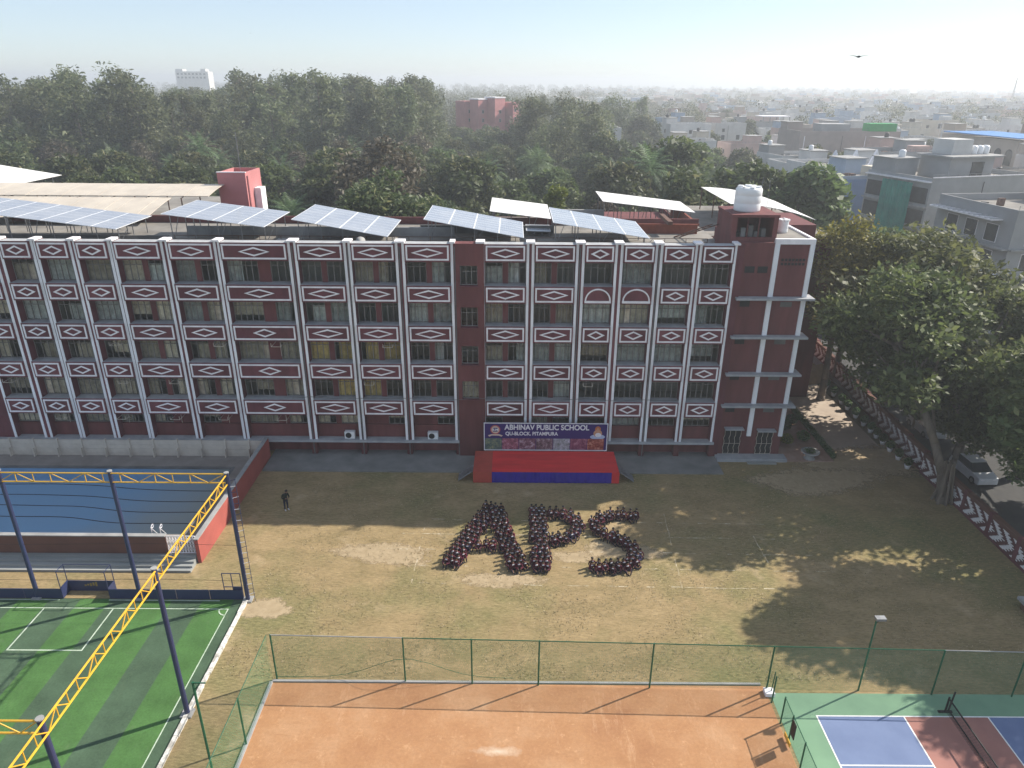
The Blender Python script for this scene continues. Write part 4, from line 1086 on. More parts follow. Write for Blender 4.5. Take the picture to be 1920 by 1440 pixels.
for a in (.2, 1.9): part('support', MB().box(a, a + .25, .2, 2.4, 0, .548), MT['brownwall'], t)
# potted plants along the wall
def leaf_cloud(N, rx, ry, rz, size, aspect=.5, up=.3):
    u = rng.normal(size=(N, 3)); u /= np.linalg.norm(u, axis=1)[:, None]; r_ = rng.uniform(.35, 1, N) ** .5
    return u * r_[:, None] * np.array((rx, ry, rz))
def leaves(name, P, size, mat, aspect=.45, jitter=.4, upb=.5, tint=None):
    N = len(P)
    a = rng.normal(size=(N, 3)); a[:, 2] *= .7; a /= np.linalg.norm(a, axis=1)[:, None]
    nrm = rng.normal(size=(N, 3)); nrm[:, 2] = np.abs(nrm[:, 2]) + upb; b = np.cross(a, nrm); b /= np.linalg.norm(b, axis=1)[:, None] + 1e-9
    s = size * rng.uniform(1 - jitter, 1 + jitter, N)[:, None]
    V = np.empty((N, 4, 3)); V[:, 0] = P + a * s; V[:, 1] = P + b * s * aspect; V[:, 2] = P - a * s; V[:, 3] = P - b * s * aspect
    me = bpy.data.meshes.new(name)
    me.vertices.add(4 * N); me.vertices.foreach_set('co', V.reshape(-1).astype(np.float32))
    me.loops.add(4 * N); me.loops.foreach_set('vertex_index', np.arange(4 * N, dtype=np.int32))
    me.polygons.add(N); me.polygons.foreach_set('loop_start', np.arange(0, 4 * N, 4, dtype=np.int32))
    try: me.polygons.foreach_set('loop_total', np.full(N, 4, dtype=np.int32))
    except Exception: pass
    at = me.attributes.new('tint', 'FLOAT', 'FACE')
    if tint is None: tint = rng.uniform(0, 1, N)
    at.data.foreach_set('value', np.clip(tint, 0, 1).astype(np.float32))
    me.materials.append(mat); me.update(calc_edges=True); return me
pot_me = MB().lathe([(.16, 0), (.25, .3), (.28, .36), (.24, .36), (.20, .30)], 14).mesh('pot', MT['white'], True)
pl_me = [leaves('foliage', leaf_cloud(260, .35, .35, .38, .09) + np.array((0, 0, .68)), .11, MT['plant']) for _ in range(2)]
PY = [51.6, 53.1, 54.6, 55.9, 57.1, 58.2, 59.6, 61.3, 63.1, 64.5, 66.4, 68.3]
for i, y in enumerate(PY):
    t = thing('potted_plant', 'leafy plant in a white pot by the wall, %s from the field' % ('nearest second third fourth fifth sixth seventh eighth ninth tenth eleventh farthest').split()[i], 'potted plant', (32.85, y, 0), i * 1.3, 'white pots along the boundary wall')
    link('pot', pot_me, t); link('foliage', pl_me[i % 2], t)
hd = thing('hedge', 'narrow clipped green hedge between the garden bed and the path', 'hedge', (27.35, 53, 0))
P = rng.uniform((-.22, 0, 0.05), (.22, 9.5, .55), size=(5200, 3)); link('foliage', leaves('foliage', P, .07, MT['plant']), hd)
m = MB()
for k in range(24): m.tube((0, .2 + .4 * k, 0), (rnd.uniform(-.1, .1), .2 + .4 * k, .4), .02, 4)
part('stems', m, MT['bark'], hd)
t = thing('round_planter', 'round pale stone planter at the corner of the garden bed', 'planter', (25.3, 53.1, 0.08))
part('bowl', MB().lathe([(.5, 0), (.35, .15), (.4, .35), (.75, .62), (.78, .7), (.66, .7), (.5, .5)], 18), MT['concrete'], t, (0, 0, 0), True)
link('foliage', leaves('foliage', leaf_cloud(160, .45, .45, .2, .08) + np.array((0, 0, .75)), .09, MT['plant']), t)
for i, (x, y) in enumerate(((24.2, 55.6), (25.9, 56.2), (25.0, 58.4), (26.1, 59.6))):
    t = thing('shrub', ('yellowish', 'low rounded', 'small dark', 'pale')[i] + ' shrub in the garden bed beside the tower, ' + ('nearest the tower', 'nearest the hedge', 'in the middle', 'farthest back')[i], 'shrub', (x, y, .1), i)
    link('foliage', leaves('foliage', leaf_cloud(420, .6, .6, .45, .1) + np.array((0, 0, .55)), .11, MT['leaf_yellow'] if i == 0 else MT['plant']), t)
    part('stems', MB().tube((0, 0, 0), (.15, .1, .6), .03, 5).tube((0, 0, 0), (-.15, .05, .5), .03, 5), MT['bark'], t)
MT['plywood'] = M('plywood', (0.34, 0.22, 0.13), (0.26, 0.17, 0.10), 1.5, 0.9)
t = thing('leaning_board', 'brown plywood board propped up at the far end of the path', 'board', (32.3, 69.5, 0), R(20))
o = part('sheet', MB().box(-1.3, 1.3, 0, .05, 0, 2.0), MT['plywood'], t); o.rotation_euler = (R(-25), 0, 0)
o = part('prop', MB().tube((0, 1.4, 0), (0, .55, 1.3), .04, 5), MT['bark'], t)
MT['redplastic'] = M('red_plastic', (0.60, 0.03, 0.02), None, 3, 0.5)
t = thing('litter_bin', 'small bright red bin at the far end of the path', 'bin', (34.0, 77.6, 0))
part('bin_body', MB().lathe([(.28, 0), (.36, .9), (.38, .95)], 12), MT['redplastic'], t); part('lid', MB().lathe([(.39, .951), (.36, 1.05), (.1, 1.1)], 12), MT['redplastic'], t)

# fine dry tufts and bits of straw over the field
def tufts():
    r = np.random.default_rng(21); N = 60000
    P = np.stack([r.uniform(-15.8, 33.2, N), 28.7 + (r.uniform(0, 1, N) ** 1.25) * 23.5, np.full(N, .02)], 1)
    f = np.sin(P[:, 0] * .9 + 1.3 * np.sin(P[:, 1] * .7)) + np.sin(P[:, 1] * 1.1 + 1.7 * np.sin(P[:, 0] * .45)) + r.normal(0, .8, N)
    P = P[f > -.2]
    return leaves('grass_tufts', P, .042, MT['tuft'], .40, .6, 4.0)
MT['tuft'] = leaf_mat('dry_tuft', (0.16, 0.145, 0.06), (0.30, 0.245, 0.13), (0.46, 0.38, 0.23), 0.0, .2)
tag(link('grass_tufts', tufts()), 'short dry grass tufts scattered over the school field', None, None, 'stuff')

# ================================================================== PEOPLE
def skin_body(name, joints, edges, mat_fn, mats, sub=1, root=0):
    """one continuous body grown over a joint skeleton with the Skin modifier"""
    me = bpy.data.meshes.new(name + '_skeleton'); me.from_pydata([j[0] for j in joints], edges, [])
    o = bpy.data.objects.new(name + '_tmp', me); COL.objects.link(o)
    md = o.modifiers.new('s', 'SKIN'); md.use_smooth_shade = True
    for i, j in enumerate(joints):
        r = j[1]; me.skin_vertices[0].data[i].radius = r if isinstance(r, tuple) else (r, r)
    me.skin_vertices[0].data[root].use_root = True
    if sub: sd = o.modifiers.new('d', 'SUBSURF'); sd.levels = sub; sd.render_levels = sub
    dg = bpy.context.evaluated_depsgraph_get(); ev = o.evaluated_get(dg)
    res = bpy.data.meshes.new_from_object(ev, depsgraph=dg); res.name = name
    bpy.data.objects.remove(o)
    res.materials.clear()
    for m in mats: res.materials.append(m)
    for p in res.polygons: p.material_index = mat_fn(p.center); p.use_smooth = True
    return res
def seated(name, pose, coat, girl):
    J = [((0, .02, .13), (.15, .13)), ((0, .02, .32), (.135, .10)), ((0, .0, .48), (.15, .105)), ((0, -.01, .60), .05), ((0, -.02, .68), (.085, .09)), ((0, -.03, .80), (.075, .085))]
    E_ = [(0, 1), (1, 2), (2, 3), (3, 4), (4, 5)]
    for s in (-1, 1):
        b = len(J)
        if pose == 'crossed':
            J += [((s * .10, -.02, .11), .095), ((s * .31, -.26, .13), .07), ((s * .02, -.37, .08), .05), ((-s * .09, -.38, .06), .045)]
        elif pose == 'knees':
            J += [((s * .10, -.02, .11), .095), ((s * .13, -.33, .42), .07), ((s * .10, -.44, .10), .05), ((s * .10, -.56, .05), .045)]
        else:
            J += [((s * .10, -.02, .11), .095), ((s * .22, -.32, .24), .07), ((s * .10, -.44, .08), .05), ((s * .03, -.52, .06), .045)]
        E_ += [(0, b), (b, b + 1), (b + 1, b + 2), (b + 2, b + 3)]
        a = len(J)
        if pose == 'knees':
            J += [((s * .19, .0, .51), .062), ((s * .27, -.14, .33), .05), ((s * .16, -.36, .38), .04), ((s * .07, -.43, .36), .036), ((s * .02, -.45, .35), .022)]
        else:
            J += [((s * .19, .0, .51), .062), ((s * .27, -.03, .29), .05), ((s * .17, -.24, .24), .04), ((s * .11, -.31, .21), .036), ((s * .06, -.35, .20), .022)]
        E_ += [(2, a), (a, a + 1), (a + 1, a + 2), (a + 2, a + 3), (a + 3, a + 4)]
    def mf(c):
        if c.z > .585: return 1
        if c.z > .47 and c.y < -.065 and abs(c.x) < .055: return 3
        hand = (abs(c.y + .43) < .07 and c.z > .30 and abs(c.x) < .1) if pose == 'knees' else (c.y < -.275 and c.z > .165 and abs(c.x) < .155)
        if hand: return 1
        if pose == 'knees' and c.y < -.5 : return 4
        if c.z < .215 or c.y < -.22 and pose != 'crossed' and not (abs(c.x) > .12 and c.z > .3): return 2
        if pose == 'crossed' and c.z < .2: return 2
        return 0
    return skin_body(name, J, E_, mf, [coat, MT['skin'], MT['trouser'], MT['shirt'], MT['black']], 1)
def hair_mesh(girl):
    m = MB(); n = 10; prof = []
    for i in range(7):
        a = R(92 - 22 * i); prof.append((.108 * max(0.02, math.cos(a)), .775 + .115 * math.sin(a)))
    prof = prof[::-1]
    m.lathe(prof[2:], n, (0, .015, 0))
    if girl:
        for s in (-1, 1): m.path([(s * .075, .07, .75), (s * .095, .10, .62), (s * .10, .09, .47)], .032, 5, 0, .018)
    else: m.lathe([(.07, .72), (.095, .76)], n, (0, .05, 0))
    return m.mesh('hair', MT['hair'], True)
hairs = [hair_mesh(False), hair_mesh(True)]
BODY = []
for pose in ('crossed', 'knees', 'half'):
    for ci, coat in enumerate((MT['blazer'], MT['blazer'], MT['blazer_p'], MT['blazer_b'])):
        if ci == 1: continue
        BODY.append((seated('student_body', pose, coat, False), ci))
def place_stroke(pts, rows, group, label, dens=.43, wrow=.385, seed=0, lab2=None):
    r = random.Random(seed); P = [Vector(p) for p in pts]
    seg = [(P[i + 1] - P[i]).length for i in range(len(P) - 1)]; L = sum(seg); n = int(L / dens)
    for k in range(n + 1):
        d = L * k / max(1, n); i = 0
        while i < len(seg) - 1 and d > seg[i]: d -= seg[i]; i += 1
        p = P[i] + (P[i + 1] - P[i]) * (d / seg[i]); tn = (P[i + 1] - P[i]).normalized(); nr = Vector((-tn.y, tn.x))
        for q in range(rows):
            o = (q - (rows - 1) / 2) * wrow + (.07 if k % 2 else -.07) * (rows > 1)
            x, y = p.x + nr.x * o + r.uniform(-.05, .05), p.y + nr.y * o + r.uniform(-.05, .05)
            if any((x - a) ** 2 + (y - b) ** 2 < .315 ** 2 for a, b in taken): continue
            taken.append((x, y))
            wts = [6, .9, .45] * 3
            me, ci = r.choices(BODY, weights=wts)[0]
            s = r.uniform(.80, .96)
            t = link('person', me, None, (x, y, 0.0), (0, 0, R(r.uniform(-28, 28))), (s, s, s))
            col = ('maroon uniform', '', 'crimson sweater', 'dark navy blazer')[ci]
            tag(t, 'student in %s, %s row %s, %s, %s' % (col, ORD[k], label[1], SIDE[rows][q], label[0]), 'person', group)
            link('hair', hairs[1 if r.random() < .45 else 0], t)
taken = []
ORD = ('first second third fourth fifth sixth seventh eighth ninth tenth eleventh twelfth thirteenth fourteenth fifteenth sixteenth seventeenth eighteenth nineteenth twentieth').split()
ORD += ['twenty-' + o for o in ORD[:9]] + ['thirtieth'] + ['thirty-' + o for o in ORD[:9]] + ['fortieth']
SIDE = {2: ('outer', 'inner'), 3: ('right', 'middle', 'left')}
GA, GP, GS = 'students seated in the shape of the letter A', 'students seated in the shape of the letter P', 'students seated in the shape of the letter S'
place_stroke([(-3.95, 38.35), (-2.1, 43.3), (-1.6, 45.0)], 3, GA, ('left leg of letter A', 'up'), seed=1)
place_stroke([(0.45, 37.95), (-.7, 42.6), (-1.15, 44.7)], 3, GA, ('right leg of letter A', 'up'), seed=2)
place_stroke([(-2.2, 40.35), (-.75, 40.3)], 2, GA, ('crossbar of letter A', 'along'), seed=3)
place_stroke([(2.0, 37.9), (1.95, 44.7)], 3, GP, ('upright of letter P', 'up'), .43, .38, seed=4)
place_stroke([(2.9, 44.2), (4.0, 44.15), (4.75, 43.3), (4.75, 42.3), (4.1, 41.3), (2.9, 40.9)], 2, GP, ('bowl of letter P', 'down'), .43, .40, seed=5)
place_stroke([(9.1, 43.9), (7.5, 44.15), (6.3, 43.5), (5.85, 42.75), (6.3, 41.95), (7.1, 41.3), (8.0, 40.55), (8.45, 39.7), (8.2, 38.6), (7.3, 38.0), (6.3, 37.95), (5.3, 38.05)], 2, GS, ('curve of letter S', 'down'), .43, .40, seed=6)

# man standing in the shade, looking down at his hands
J = [((0, 0, .93), (.14, .11)), ((0, .0, 1.15), (.14, .105)), ((.03, -.02, 1.38), (.165, .11)), ((.06, -.05, 1.49), .055), ((.10, -.10, 1.57), (.085, .095)), ((.11, -.12, 1.68), (.08, .09)),
     ((-.10, 0, .86), .095), ((-.11, -.02, .48), .07), ((-.11, .02, .10), .05), ((-.10, -.16, .05), .042), ((.10, 0, .86), .095), ((.11, -.02, .48), .07), ((.12, .02, .10), .05), ((.15, -.16, .05), .042),
     ((-.19, -.01, 1.37), .07), ((-.25, -.05, 1.12), .055), ((-.04, -.28, 1.14), .042), ((.02, -.33, 1.16), .03), ((.22, -.03, 1.37), .07), ((.28, -.08, 1.12), .055), ((.14, -.30, 1.14), .042), ((.09, -.35, 1.16), .03)]
E_ = [(0, 1), (1, 2), (2, 3), (3, 4), (4, 5), (0, 6), (6, 7), (7, 8), (8, 9), (0, 10), (10, 11), (11, 12), (12, 13), (2, 14), (14, 15), (15, 16), (16, 17), (2, 18), (18, 19), (19, 20), (20, 21)]
def mf(c):
    if c.z > 1.485: return 1
    if c.z < .125: return 3
    if c.y < -.25 and 1.05 < c.z < 1.22: return 1
    return 2 if c.z < .92 else 0
mb = skin_body('person_body', J, E_, mf, [MT['jacket'], MT['skin'], MT['jean'], MT['shoe_w']], 1)
man = tag(link('person', mb, None, (-16.66, 44.75, 0), (0, 0, R(40))), 'person in black jacket, dark trousers and white shoes standing in the school shadow', 'person')
m = MB(); prof = [(.108 * max(.02, math.cos(R(90 - 20 * i))), .11 * math.sin(R(90 - 20 * i))) for i in range(7)][::-1]
m.lathe(prof[1:], 12, (.11, -.105, 1.665)); link('hair', m.mesh('hair', MT['hair'], True), man)

# ================================================================== TREES
def crown_points(centers, radii, per, flat=.8, inner=.55):
    out = []; tin = []
    for c, r_ in zip(centers, radii):
        n = max(8, int(per * (r_ / np.mean(radii)) ** 2))
        u = rng.normal(size=(n, 3)); u /= np.linalg.norm(u, axis=1)[:, None]
        rr = rng.uniform(inner, 1.08, n) * r_
        P = u * rr[:, None] * np.array((1, 1, flat)) + np.array(c)
        out.append(P); tin.append(np.clip(rng.normal(.45 + rng.uniform(-.18, .18), .22, n), 0, 1))
    return np.concatenate(out), np.concatenate(tin)
def limb_mesh(name, H, r0, base_to, centers, mat, k=9, bend=.6):
    m = MB(); top = Vector(base_to); n = 5
    pts = [Vector((top.x * (i / n) ** 1.5 + (rnd.uniform(-.1, .1) * bend if 0 < i < n else 0), top.y * (i / n) ** 1.5 + (rnd.uniform(-.1, .1) * bend if 0 < i < n else 0), top.z * i / n)) for i in range(n + 1)]
    m.lathe([(r0 * 1.35, -.1), (r0 * 1.12, .2), (r0, .5)], 8)
    m.path(pts, r0, 8, 0, r0 * .45)
    idx = rng.permutation(len(centers))[:k]
    for i in idx:
        c = Vector(centers[i]); s = pts[rnd.choice((2, 3, 4, 5))] if c.z > pts[3].z else pts[rnd.choice((2, 3))]
        mid = (s + c) / 2 + Vector((rnd.uniform(-.4, .4), rnd.uniform(-.4, .4), rnd.uniform(-.2, .5)))
        m.path([s, mid, c], r0 * .38, 5, 0, r0 * .08)
    return m.mesh(name, mat, True)
def broad_tree(H, R_, trunk_h, K, per, leaf, mat, bark='bark', flat=.75, cl=.3, r0=.28, aspect=.45, inner=.55, shape=1.0, lean=(0.0, 0.0)):
    rz = (H - trunk_h) / 2; zc = trunk_h + rz
    cs = []; rs = []
    while len(cs) < K:
        u = rng.normal(size=3); u /= np.linalg.norm(u)
        q = rng.uniform(.35, 1) ** .6
        c = u * q
        if c[2] < -.75: continue
        wz = 1.0 - .35 * max(0, c[2]) * shape
        cr = R_ * cl * rng.uniform(.7, 1.3)
        cs.append((c[0] * (R_ - cr * .6) * wz, c[1] * (R_ - cr * .6) * wz, zc + c[2] * (rz - cr * .5))); rs.append(cr)
    cs = [(c[0] + lean[0] * c[2] / H, c[1] + lean[1] * c[2] / H, c[2]) for c in cs]
    P, T = crown_points(cs, rs, per, flat, inner)
    return (limb_mesh('trunk', H, r0, (rnd.uniform(-.4, .4) + lean[0] * .75, rnd.uniform(-.4, .4) + lean[1] * .75, trunk_h + rz * .9), cs, MT[bark], 12), leaves('crown', P, leaf, mat, aspect, .4, .5, T), H)
def euc_tree(H, R_, K, per, leaf, mat):
    cs = []; rs = []
    lean = rng.normal(size=2) * .6
    for k in range(K):
        f = (k + .5) / K; z = H * (.22 + .78 * f) - .6
        sp = R_ * (1 - .60 * f ** 3) * rng.uniform(.15, 1.0); a = rng.uniform(0, 6.28)
        cr = R_ * rng.uniform(.24, .50) * (1.1 - .3 * f)
        cs.append((sp * math.cos(a) + lean[0] * f, sp * math.sin(a) + lean[1] * f, z - cr * .4)); rs.append(cr)
    P, T = crown_points(cs, rs, per, .95, .2)
    return (limb_mesh('trunk', H, .26, (lean[0], lean[1], H * .9), cs, MT['bark'], 9), leaves('crown', P, leaf, mat, .36, .4, .2, T), H)
def palm_tree(H, nf, L):
    m = MB(); m.path([(0.1 * math.sin(i), .1 * math.cos(i * 1.3), H * i / 6) for i in range(7)], .22, 7, 0, .15)
    tr = m.mesh('trunk', MT['bark'], True)
    V = []; F_ = []; 
    for k in range(nf):
        a = 2.399 * k; el = R(80 - 95 * (k / nf)); Lk = L * rnd.uniform(.8, 1.1)
        p = Vector((.1, 0, H)); d = Vector((math.cos(a) * math.cos(el), math.sin(a) * math.cos(el), math.sin(el))); s = Vector((-math.sin(a), math.cos(a), 0))
        n = 14
        for i in range(n):
            q = p + d * (Lk / n); d = (d + Vector((0, 0, -.11))).normalized()
            w_ = Lk * .20 * math.sin(math.pi * (i + 1.6) / (n + 2.2)) + .05
            for sg in (-1, 1):
                b = len(V); tip = (p + q) / 2 + s * sg * w_ + d * w_ * .55 - Vector((0, 0, w_ * .25))
                V += [p, p + (q - p) * .62, tip]; F_.append((b, b + 1, b + 2))
            p = q
    me = bpy.data.meshes.new('fronds'); me.from_pydata(V, [], F_); at = me.attributes.new('tint', 'FLOAT', 'FACE')
    at.data.foreach_set('value', rng.uniform(0, 1, len(F_)).astype(np.float32)); me.materials.append(MT['leaf_palm']); me.update()
    return (tr, me, H)
_n = 0
def plant_tree(var, name, label, x, y, s=1.0, rot=None, group=None, sz=None, crown='crown', z=0):
    rot = rnd.uniform(0, 6.28) if rot is None else rot
    t = thing(name, label, 'tree', (x, y, z), rot, group, (s, s, sz or s))
    link('trunk', var[0], t); link(crown, var[1], t); return t
# --- near trees along the boundary wall (large on screen, fine leaves)
big1 = broad_tree(18.6, 7.9, 4.4, 54, 235, .29, MT['leaf_big'], r0=.40, cl=.22, inner=.3, lean=(-4.6, 7.0))
bigH = broad_tree(17.5, 6.2, 7.0, 40, 240, .28, MT['leaf_big'], r0=.38, cl=.24, inner=.3)
big2 = broad_tree(17.0, 7.4, 4.0, 44, 240, .28, MT['leaf_big'], r0=.4, cl=.23, inner=.3)
bigY = broad_tree(18.0, 5.2, 5.0, 30, 330, .22, MT['leaf_yellow'], r0=.35, cl=.28, inner=.3)
bigD = broad_tree(13.0, 6.2, 3.6, 38, 260, .27, MT['leaf_mid'], r0=.38, cl=.26, inner=.3)
bigL = broad_tree(10.5, 5.4, 1.6, 40, 260, .26, MT['leaf_mid'], r0=.28, cl=.27, inner=.3)
GW = 'trees along the boundary wall'
WT = plant_tree(big1, 'wall_tree', 'largest leafy tree at the boundary wall, gnarled trunk at the edge of the field', 33.0, 46.6, 1.0, 0.0, GW)
plant_tree(big2, 'wall_tree', 'broad tree over the garden path close beside the tower', 34.6, 60.0, 1.16, 2.1, GW)
plant_tree(bigY, 'wall_tree', 'tall yellowing tree beside the top of the tower', 31.2, 65.5, 1.05, 1.0, GW)
plant_tree(big2, 'wall_tree', 'green tree at the far end of the garden path', 35.2, 71.5, .95, 4.2, GW)
plant_tree(bigD, 'roadside_tree', 'dark dense tree beyond the boundary wall at the right edge', 41.5, 50.5, 1.12, .6, 'trees along the road')
plant_tree(big2, 'roadside_tree', 'green tree across the road in front of the porch house', 47.5, 73, .74, 5.2, 'trees along the road')
plant_tree(bigL, 'roadside_tree', 'low spreading tree beyond the wall beside the white car', 39.4, 45.6, .86, 1.2, 'trees along the road')
plant_tree(bigL, 'roadside_tree', 'low spreading tree beyond the wall beside the silver car', 41.0, 56.5, .64, 3.6, 'trees along the road')
plant_tree(bigL, 'roadside_tree', 'low spreading tree over the road near the far end of the path', 42.0, 65.0, .62, 5.0, 'trees along the road')
plant_tree(bigL, 'roadside_tree', 'low leafy tree hanging over the wall just behind the gnarled trunk', 36.6, 51.6, .92, 2.4, 'trees along the road')
plant_tree(bigL, 'roadside_tree', 'small leafy tree hanging over the wall beside the potted plants', 37.2, 59.0, .62, .4, 'trees along the road')
plant_tree(bigH, 'roadside_tree', 'high-crowned tree beyond the wall at the right edge above the zigzag pattern', 36.2, 41.2, 1.0, .8, 'trees along the road')
plant_tree(bigD, 'roadside_tree', 'dark tree beyond the wall shading the lower right of the field', 38.2, 38.6, 1.15, 1.9, 'trees along the road')
plant_tree(big2, 'roadside_tree', 'tree beyond the wall at the lower right corner', 41.5, 33.2, 1.0, 3.9, 'trees along the road')
plant_tree(big2, 'wall_tree', 'leafy tree between the largest one and the yellowing one', 37.4, 52.5, .98, 3.3, GW)
for k in range(7):
    a = k * .9 + rnd.uniform(-.3, .3); m = MB(); m.path([(.75 * math.cos(a), .6 * math.sin(a), 0), (.52 * math.cos(a), .45 * math.sin(a), 1.0), (.36 * math.cos(a) - .2, .3 * math.sin(a), 3.4)], .12, 6, 0, .06)
    part('root', m, MT['bark'], WT)
# --- wood behind the school
dark = [broad_tree(16, 6.0, 3.0, 36, 200, .42, MT['leaf_dark'], cl=.30) for _ in range(2)]
mid = [broad_tree(14, 5.2, 3.0, 32, 170, .42, MT['leaf_mid'], cl=.31) for _ in range(3)]
brown = [broad_tree(15, 5.4, 3.0, 34, 170, .28, MT['leaf_brown'], cl=.28, inner=.2) for _ in range(2)]
eucs = [euc_tree(27, q, 34, 130, .50, MT['leaf_euc']) for q in (6.0, 7.0, 7.6, 6.4, 8.2)]
bush = [broad_tree(12.5, 5.0, 1.5, 30, 190, .32, MT['leaf_brown' if k else 'leaf_mid'], cl=.34, r0=.15) for k in range(2)]
palms = [palm_tree(14.0, 34, 4.6), palm_tree(12.0, 30, 4.2)]
mango = broad_tree(20.5, 9.0, 3.5, 60, 420, .30, MT['leaf_dark'], cl=.24, r0=.45)
lime = broad_tree(17.5, 3.0, 3.0, 26, 300, .26, MT['leaf_lime'], cl=.36, r0=.22)
GWD = 'trees of the wood behind the school'
plant_tree(mango, 'mango_tree', 'big dark tree with bronze tips just behind the middle of the school roof', -15.0, 84.0, 1.0, .2, GWD)
plant_tree(mango, 'mango_tree', 'lower dark tree right of the big bronze-tipped one behind the roof', -5.0, 83.0, .80, 2.2, GWD)
plant_tree(brown[0], 'grey_tree', 'large grey-leaved tree rising behind the bronze-tipped dark tree', -19.0, 103, 1.5, .7, GWD)
plant_tree(lime, 'lime_tree', 'bright lime green tree in the middle of the wood', 5.6, 92, 1.0, .3, GWD)
for i, (x, y, v, s, lb) in enumerate(((24, 97, dark[0], 1.25, 'broad olive tree behind the stair head'), (32, 101, mid[0], 1.50, 'broad olive tree behind the white curved shed'), (39, 97, mid[1], 1.45, 'rounded olive tree left of the blue-walled house'), (28, 132, mid[2], 1.62, 'tall pale olive tree before the first town houses'), (17, 118, dark[1], 1.15, 'dark tree above the long white canopy'), (12, 96, brown[1], 1.02, 'small brownish tree right of the lime green one'), (45, 112, mid[1], 1.15, 'olive tree beside the pale blue house'), (48, 92, mid[0], .95, 'green tree right of the yellowing one, near the houses'))):
    plant_tree(v, 'olive_tree', lb, x, y, s, i * 1.1, GWD)
def where(x, y):
    px = 960 + 1331 * x / (y * .92 + 5)
    for lim, s in ((130, 'at the left edge'), (330, 'above the curved beige shed'), (430, 'left of the lift tower'), (560, 'right of the lift tower'), (720, 'behind the third array'), (850, 'left of the pink building'), (960, 'below the pink building'), (1080, 'behind the lime tree'), (1200, 'above the long white canopy'), (1340, 'left of the water tank'), (3000, 'behind the water tank')):
        if px < lim: return s
def depth(y): return 'near' if y < 98 else 'fairly near' if y < 112 else 'midway' if y < 138 else 'farther back' if y < 165 else 'far back' if y < 205 else 'very far back' if y < 240 else 'hindmost'
occ = [(-15, 84, 8), (-5, 83, 6), (-19, 103, 7), (5.6, 92, 4), (24, 97, 6), (32, 101, 6), (39, 97, 6), (28, 132, 7), (17, 118, 6), (12, 96, 5), (45, 112, 6)]
def try_place(x, y, r_):
    for a, b, c in occ:
        if (x - a) ** 2 + (y - b) ** 2 < ((r_ + c) * .62) ** 2: return False
    occ.append((x, y, r_)); return True
ntree = 0
KIND = {'dark': ('dense dark tree', 'broadleaf_tree', dark, 5.5), 'mid': ('mid green bushy tree', 'broadleaf_tree', mid, 5), 'brown': ('brownish half-bare tree', 'winter_tree', brown, 5), 'palm': ('feathery date palm', 'palm_tree', palms, 3.5), 'bush': ('scrubby bushy tree', 'scrub_tree', bush, 3.8), 'euc': ('tall grey-green tree', 'eucalyptus_tree', eucs, 4.2)}
def forest(y0, y1, xl, xr, step, mixk, smin, smax):
    global ntree
    y = y0
    while y < y1:
        x = xl(y) + rnd.uniform(0, step)
        while x < xr(y):
            k = rnd.choices([a for a, _ in mixk], [b for _, b in mixk])[0]
            lab, nm, vs_, r_ = KIND[k]; s = rnd.uniform(smin, smax) * (1 if k != 'palm' else .95)
            X, Y = x + rnd.uniform(-.35, .35) * step, y + rnd.uniform(-.35, .35) * step
            ppx = 960 + 1331 * X / (Y * .92 + 6)
            if k == 'euc' and 835 < ppx < 985 and Y < 312: k = 'dark'; lab, nm, vs_, r_ = KIND[k]; s = min(s, .95)
            if 835 < ppx < 985 and Y > 150: s = min(s, .92)
            if k == 'euc' and 310 < ppx < 425: s = min(s, .99)
            if k == 'euc' and ppx > 985: s *= .80
            if not (-25 < X < 10 and 306 < Y < 334) and not (15 < X < 40 and 236 < Y < 264) and not (-66 < X < -24 and Y < 95) and not (-6 < X < 11 and Y < 78) and try_place(X, Y, r_ * s):
                plant_tree(rnd.choice(vs_), nm, '%s, %s, %s' % (lab, depth(Y), where(X, Y)), X, Y, s, None, GWD, None, 'fronds' if k == 'palm' else 'crown'); ntree += 1
            x += step
        y += step * .85
forest(84, 112, lambda y: -.66 * y, lambda y: .30 * y, 7.2, (('palm', 4), ('bush', 3), ('mid', 3), ('dark', 1), ('brown', 2)), .75, 1.05)
forest(113, 188, lambda y: -.74 * y, lambda y: .22 * y + 4, 10.4, (('dark', 4), ('mid', 4), ('brown', 2), ('palm', 2)), .95, 1.25)
forest(190, 262, lambda y: -.76 * y, lambda y: .16 * y - 2, 11.4, (('euc', 8), ('dark', 1), ('mid', 1)), .92, 1.24)
forest(265, 345, lambda y: -.45 * y, lambda y: .19 * y, 15.0, (('euc', 3), ('dark', 1)), .9, 1.2)
# far wood: one hazy mass
def far_wood():
    P = []; S = []
    r = np.random.default_rng(5)
    for k in range(1700):
        y = 340 * (3600 / 340) ** (r.uniform() ** 1.15); x = y * r.uniform(-.8, .8)
        if x > .14 * y and r.uniform() < .42: continue
        H = r.uniform(12, 21) if x > .1 * y else r.uniform(15, 25)
        n = int(700 * min(1, 420 / y) ** 1.3 + 60); q = r.normal(size=(n, 3)); q /= np.linalg.norm(q, axis=1)[:, None]; q *= (r.uniform(.4, 1, n) ** .5)[:, None]
        P.append(q * np.array((H * .36, H * .36, H * .46)) + np.array((x, y, H * .52))); S.append(np.full(n, .45 * max(1, y / 600)))
    P = np.concatenate(P); S = np.concatenate(S)
    me = leaves('far_wood', P, 1.0, MT['leaf_euc'], .7, .3)
    co = np.empty(len(P) * 12, np.float32); me.vertices.foreach_get('co', co); co = co.reshape(-1, 4, 3)
    co = P[:, None, :] + (co - P[:, None, :]) * S[:, None, None]; me.vertices.foreach_set('co', co.reshape(-1).astype(np.float32)); me.update()
    return me
tag(link('far_wood', far_wood()), 'far band of hazy trees along the horizon', None, None, 'stuff')

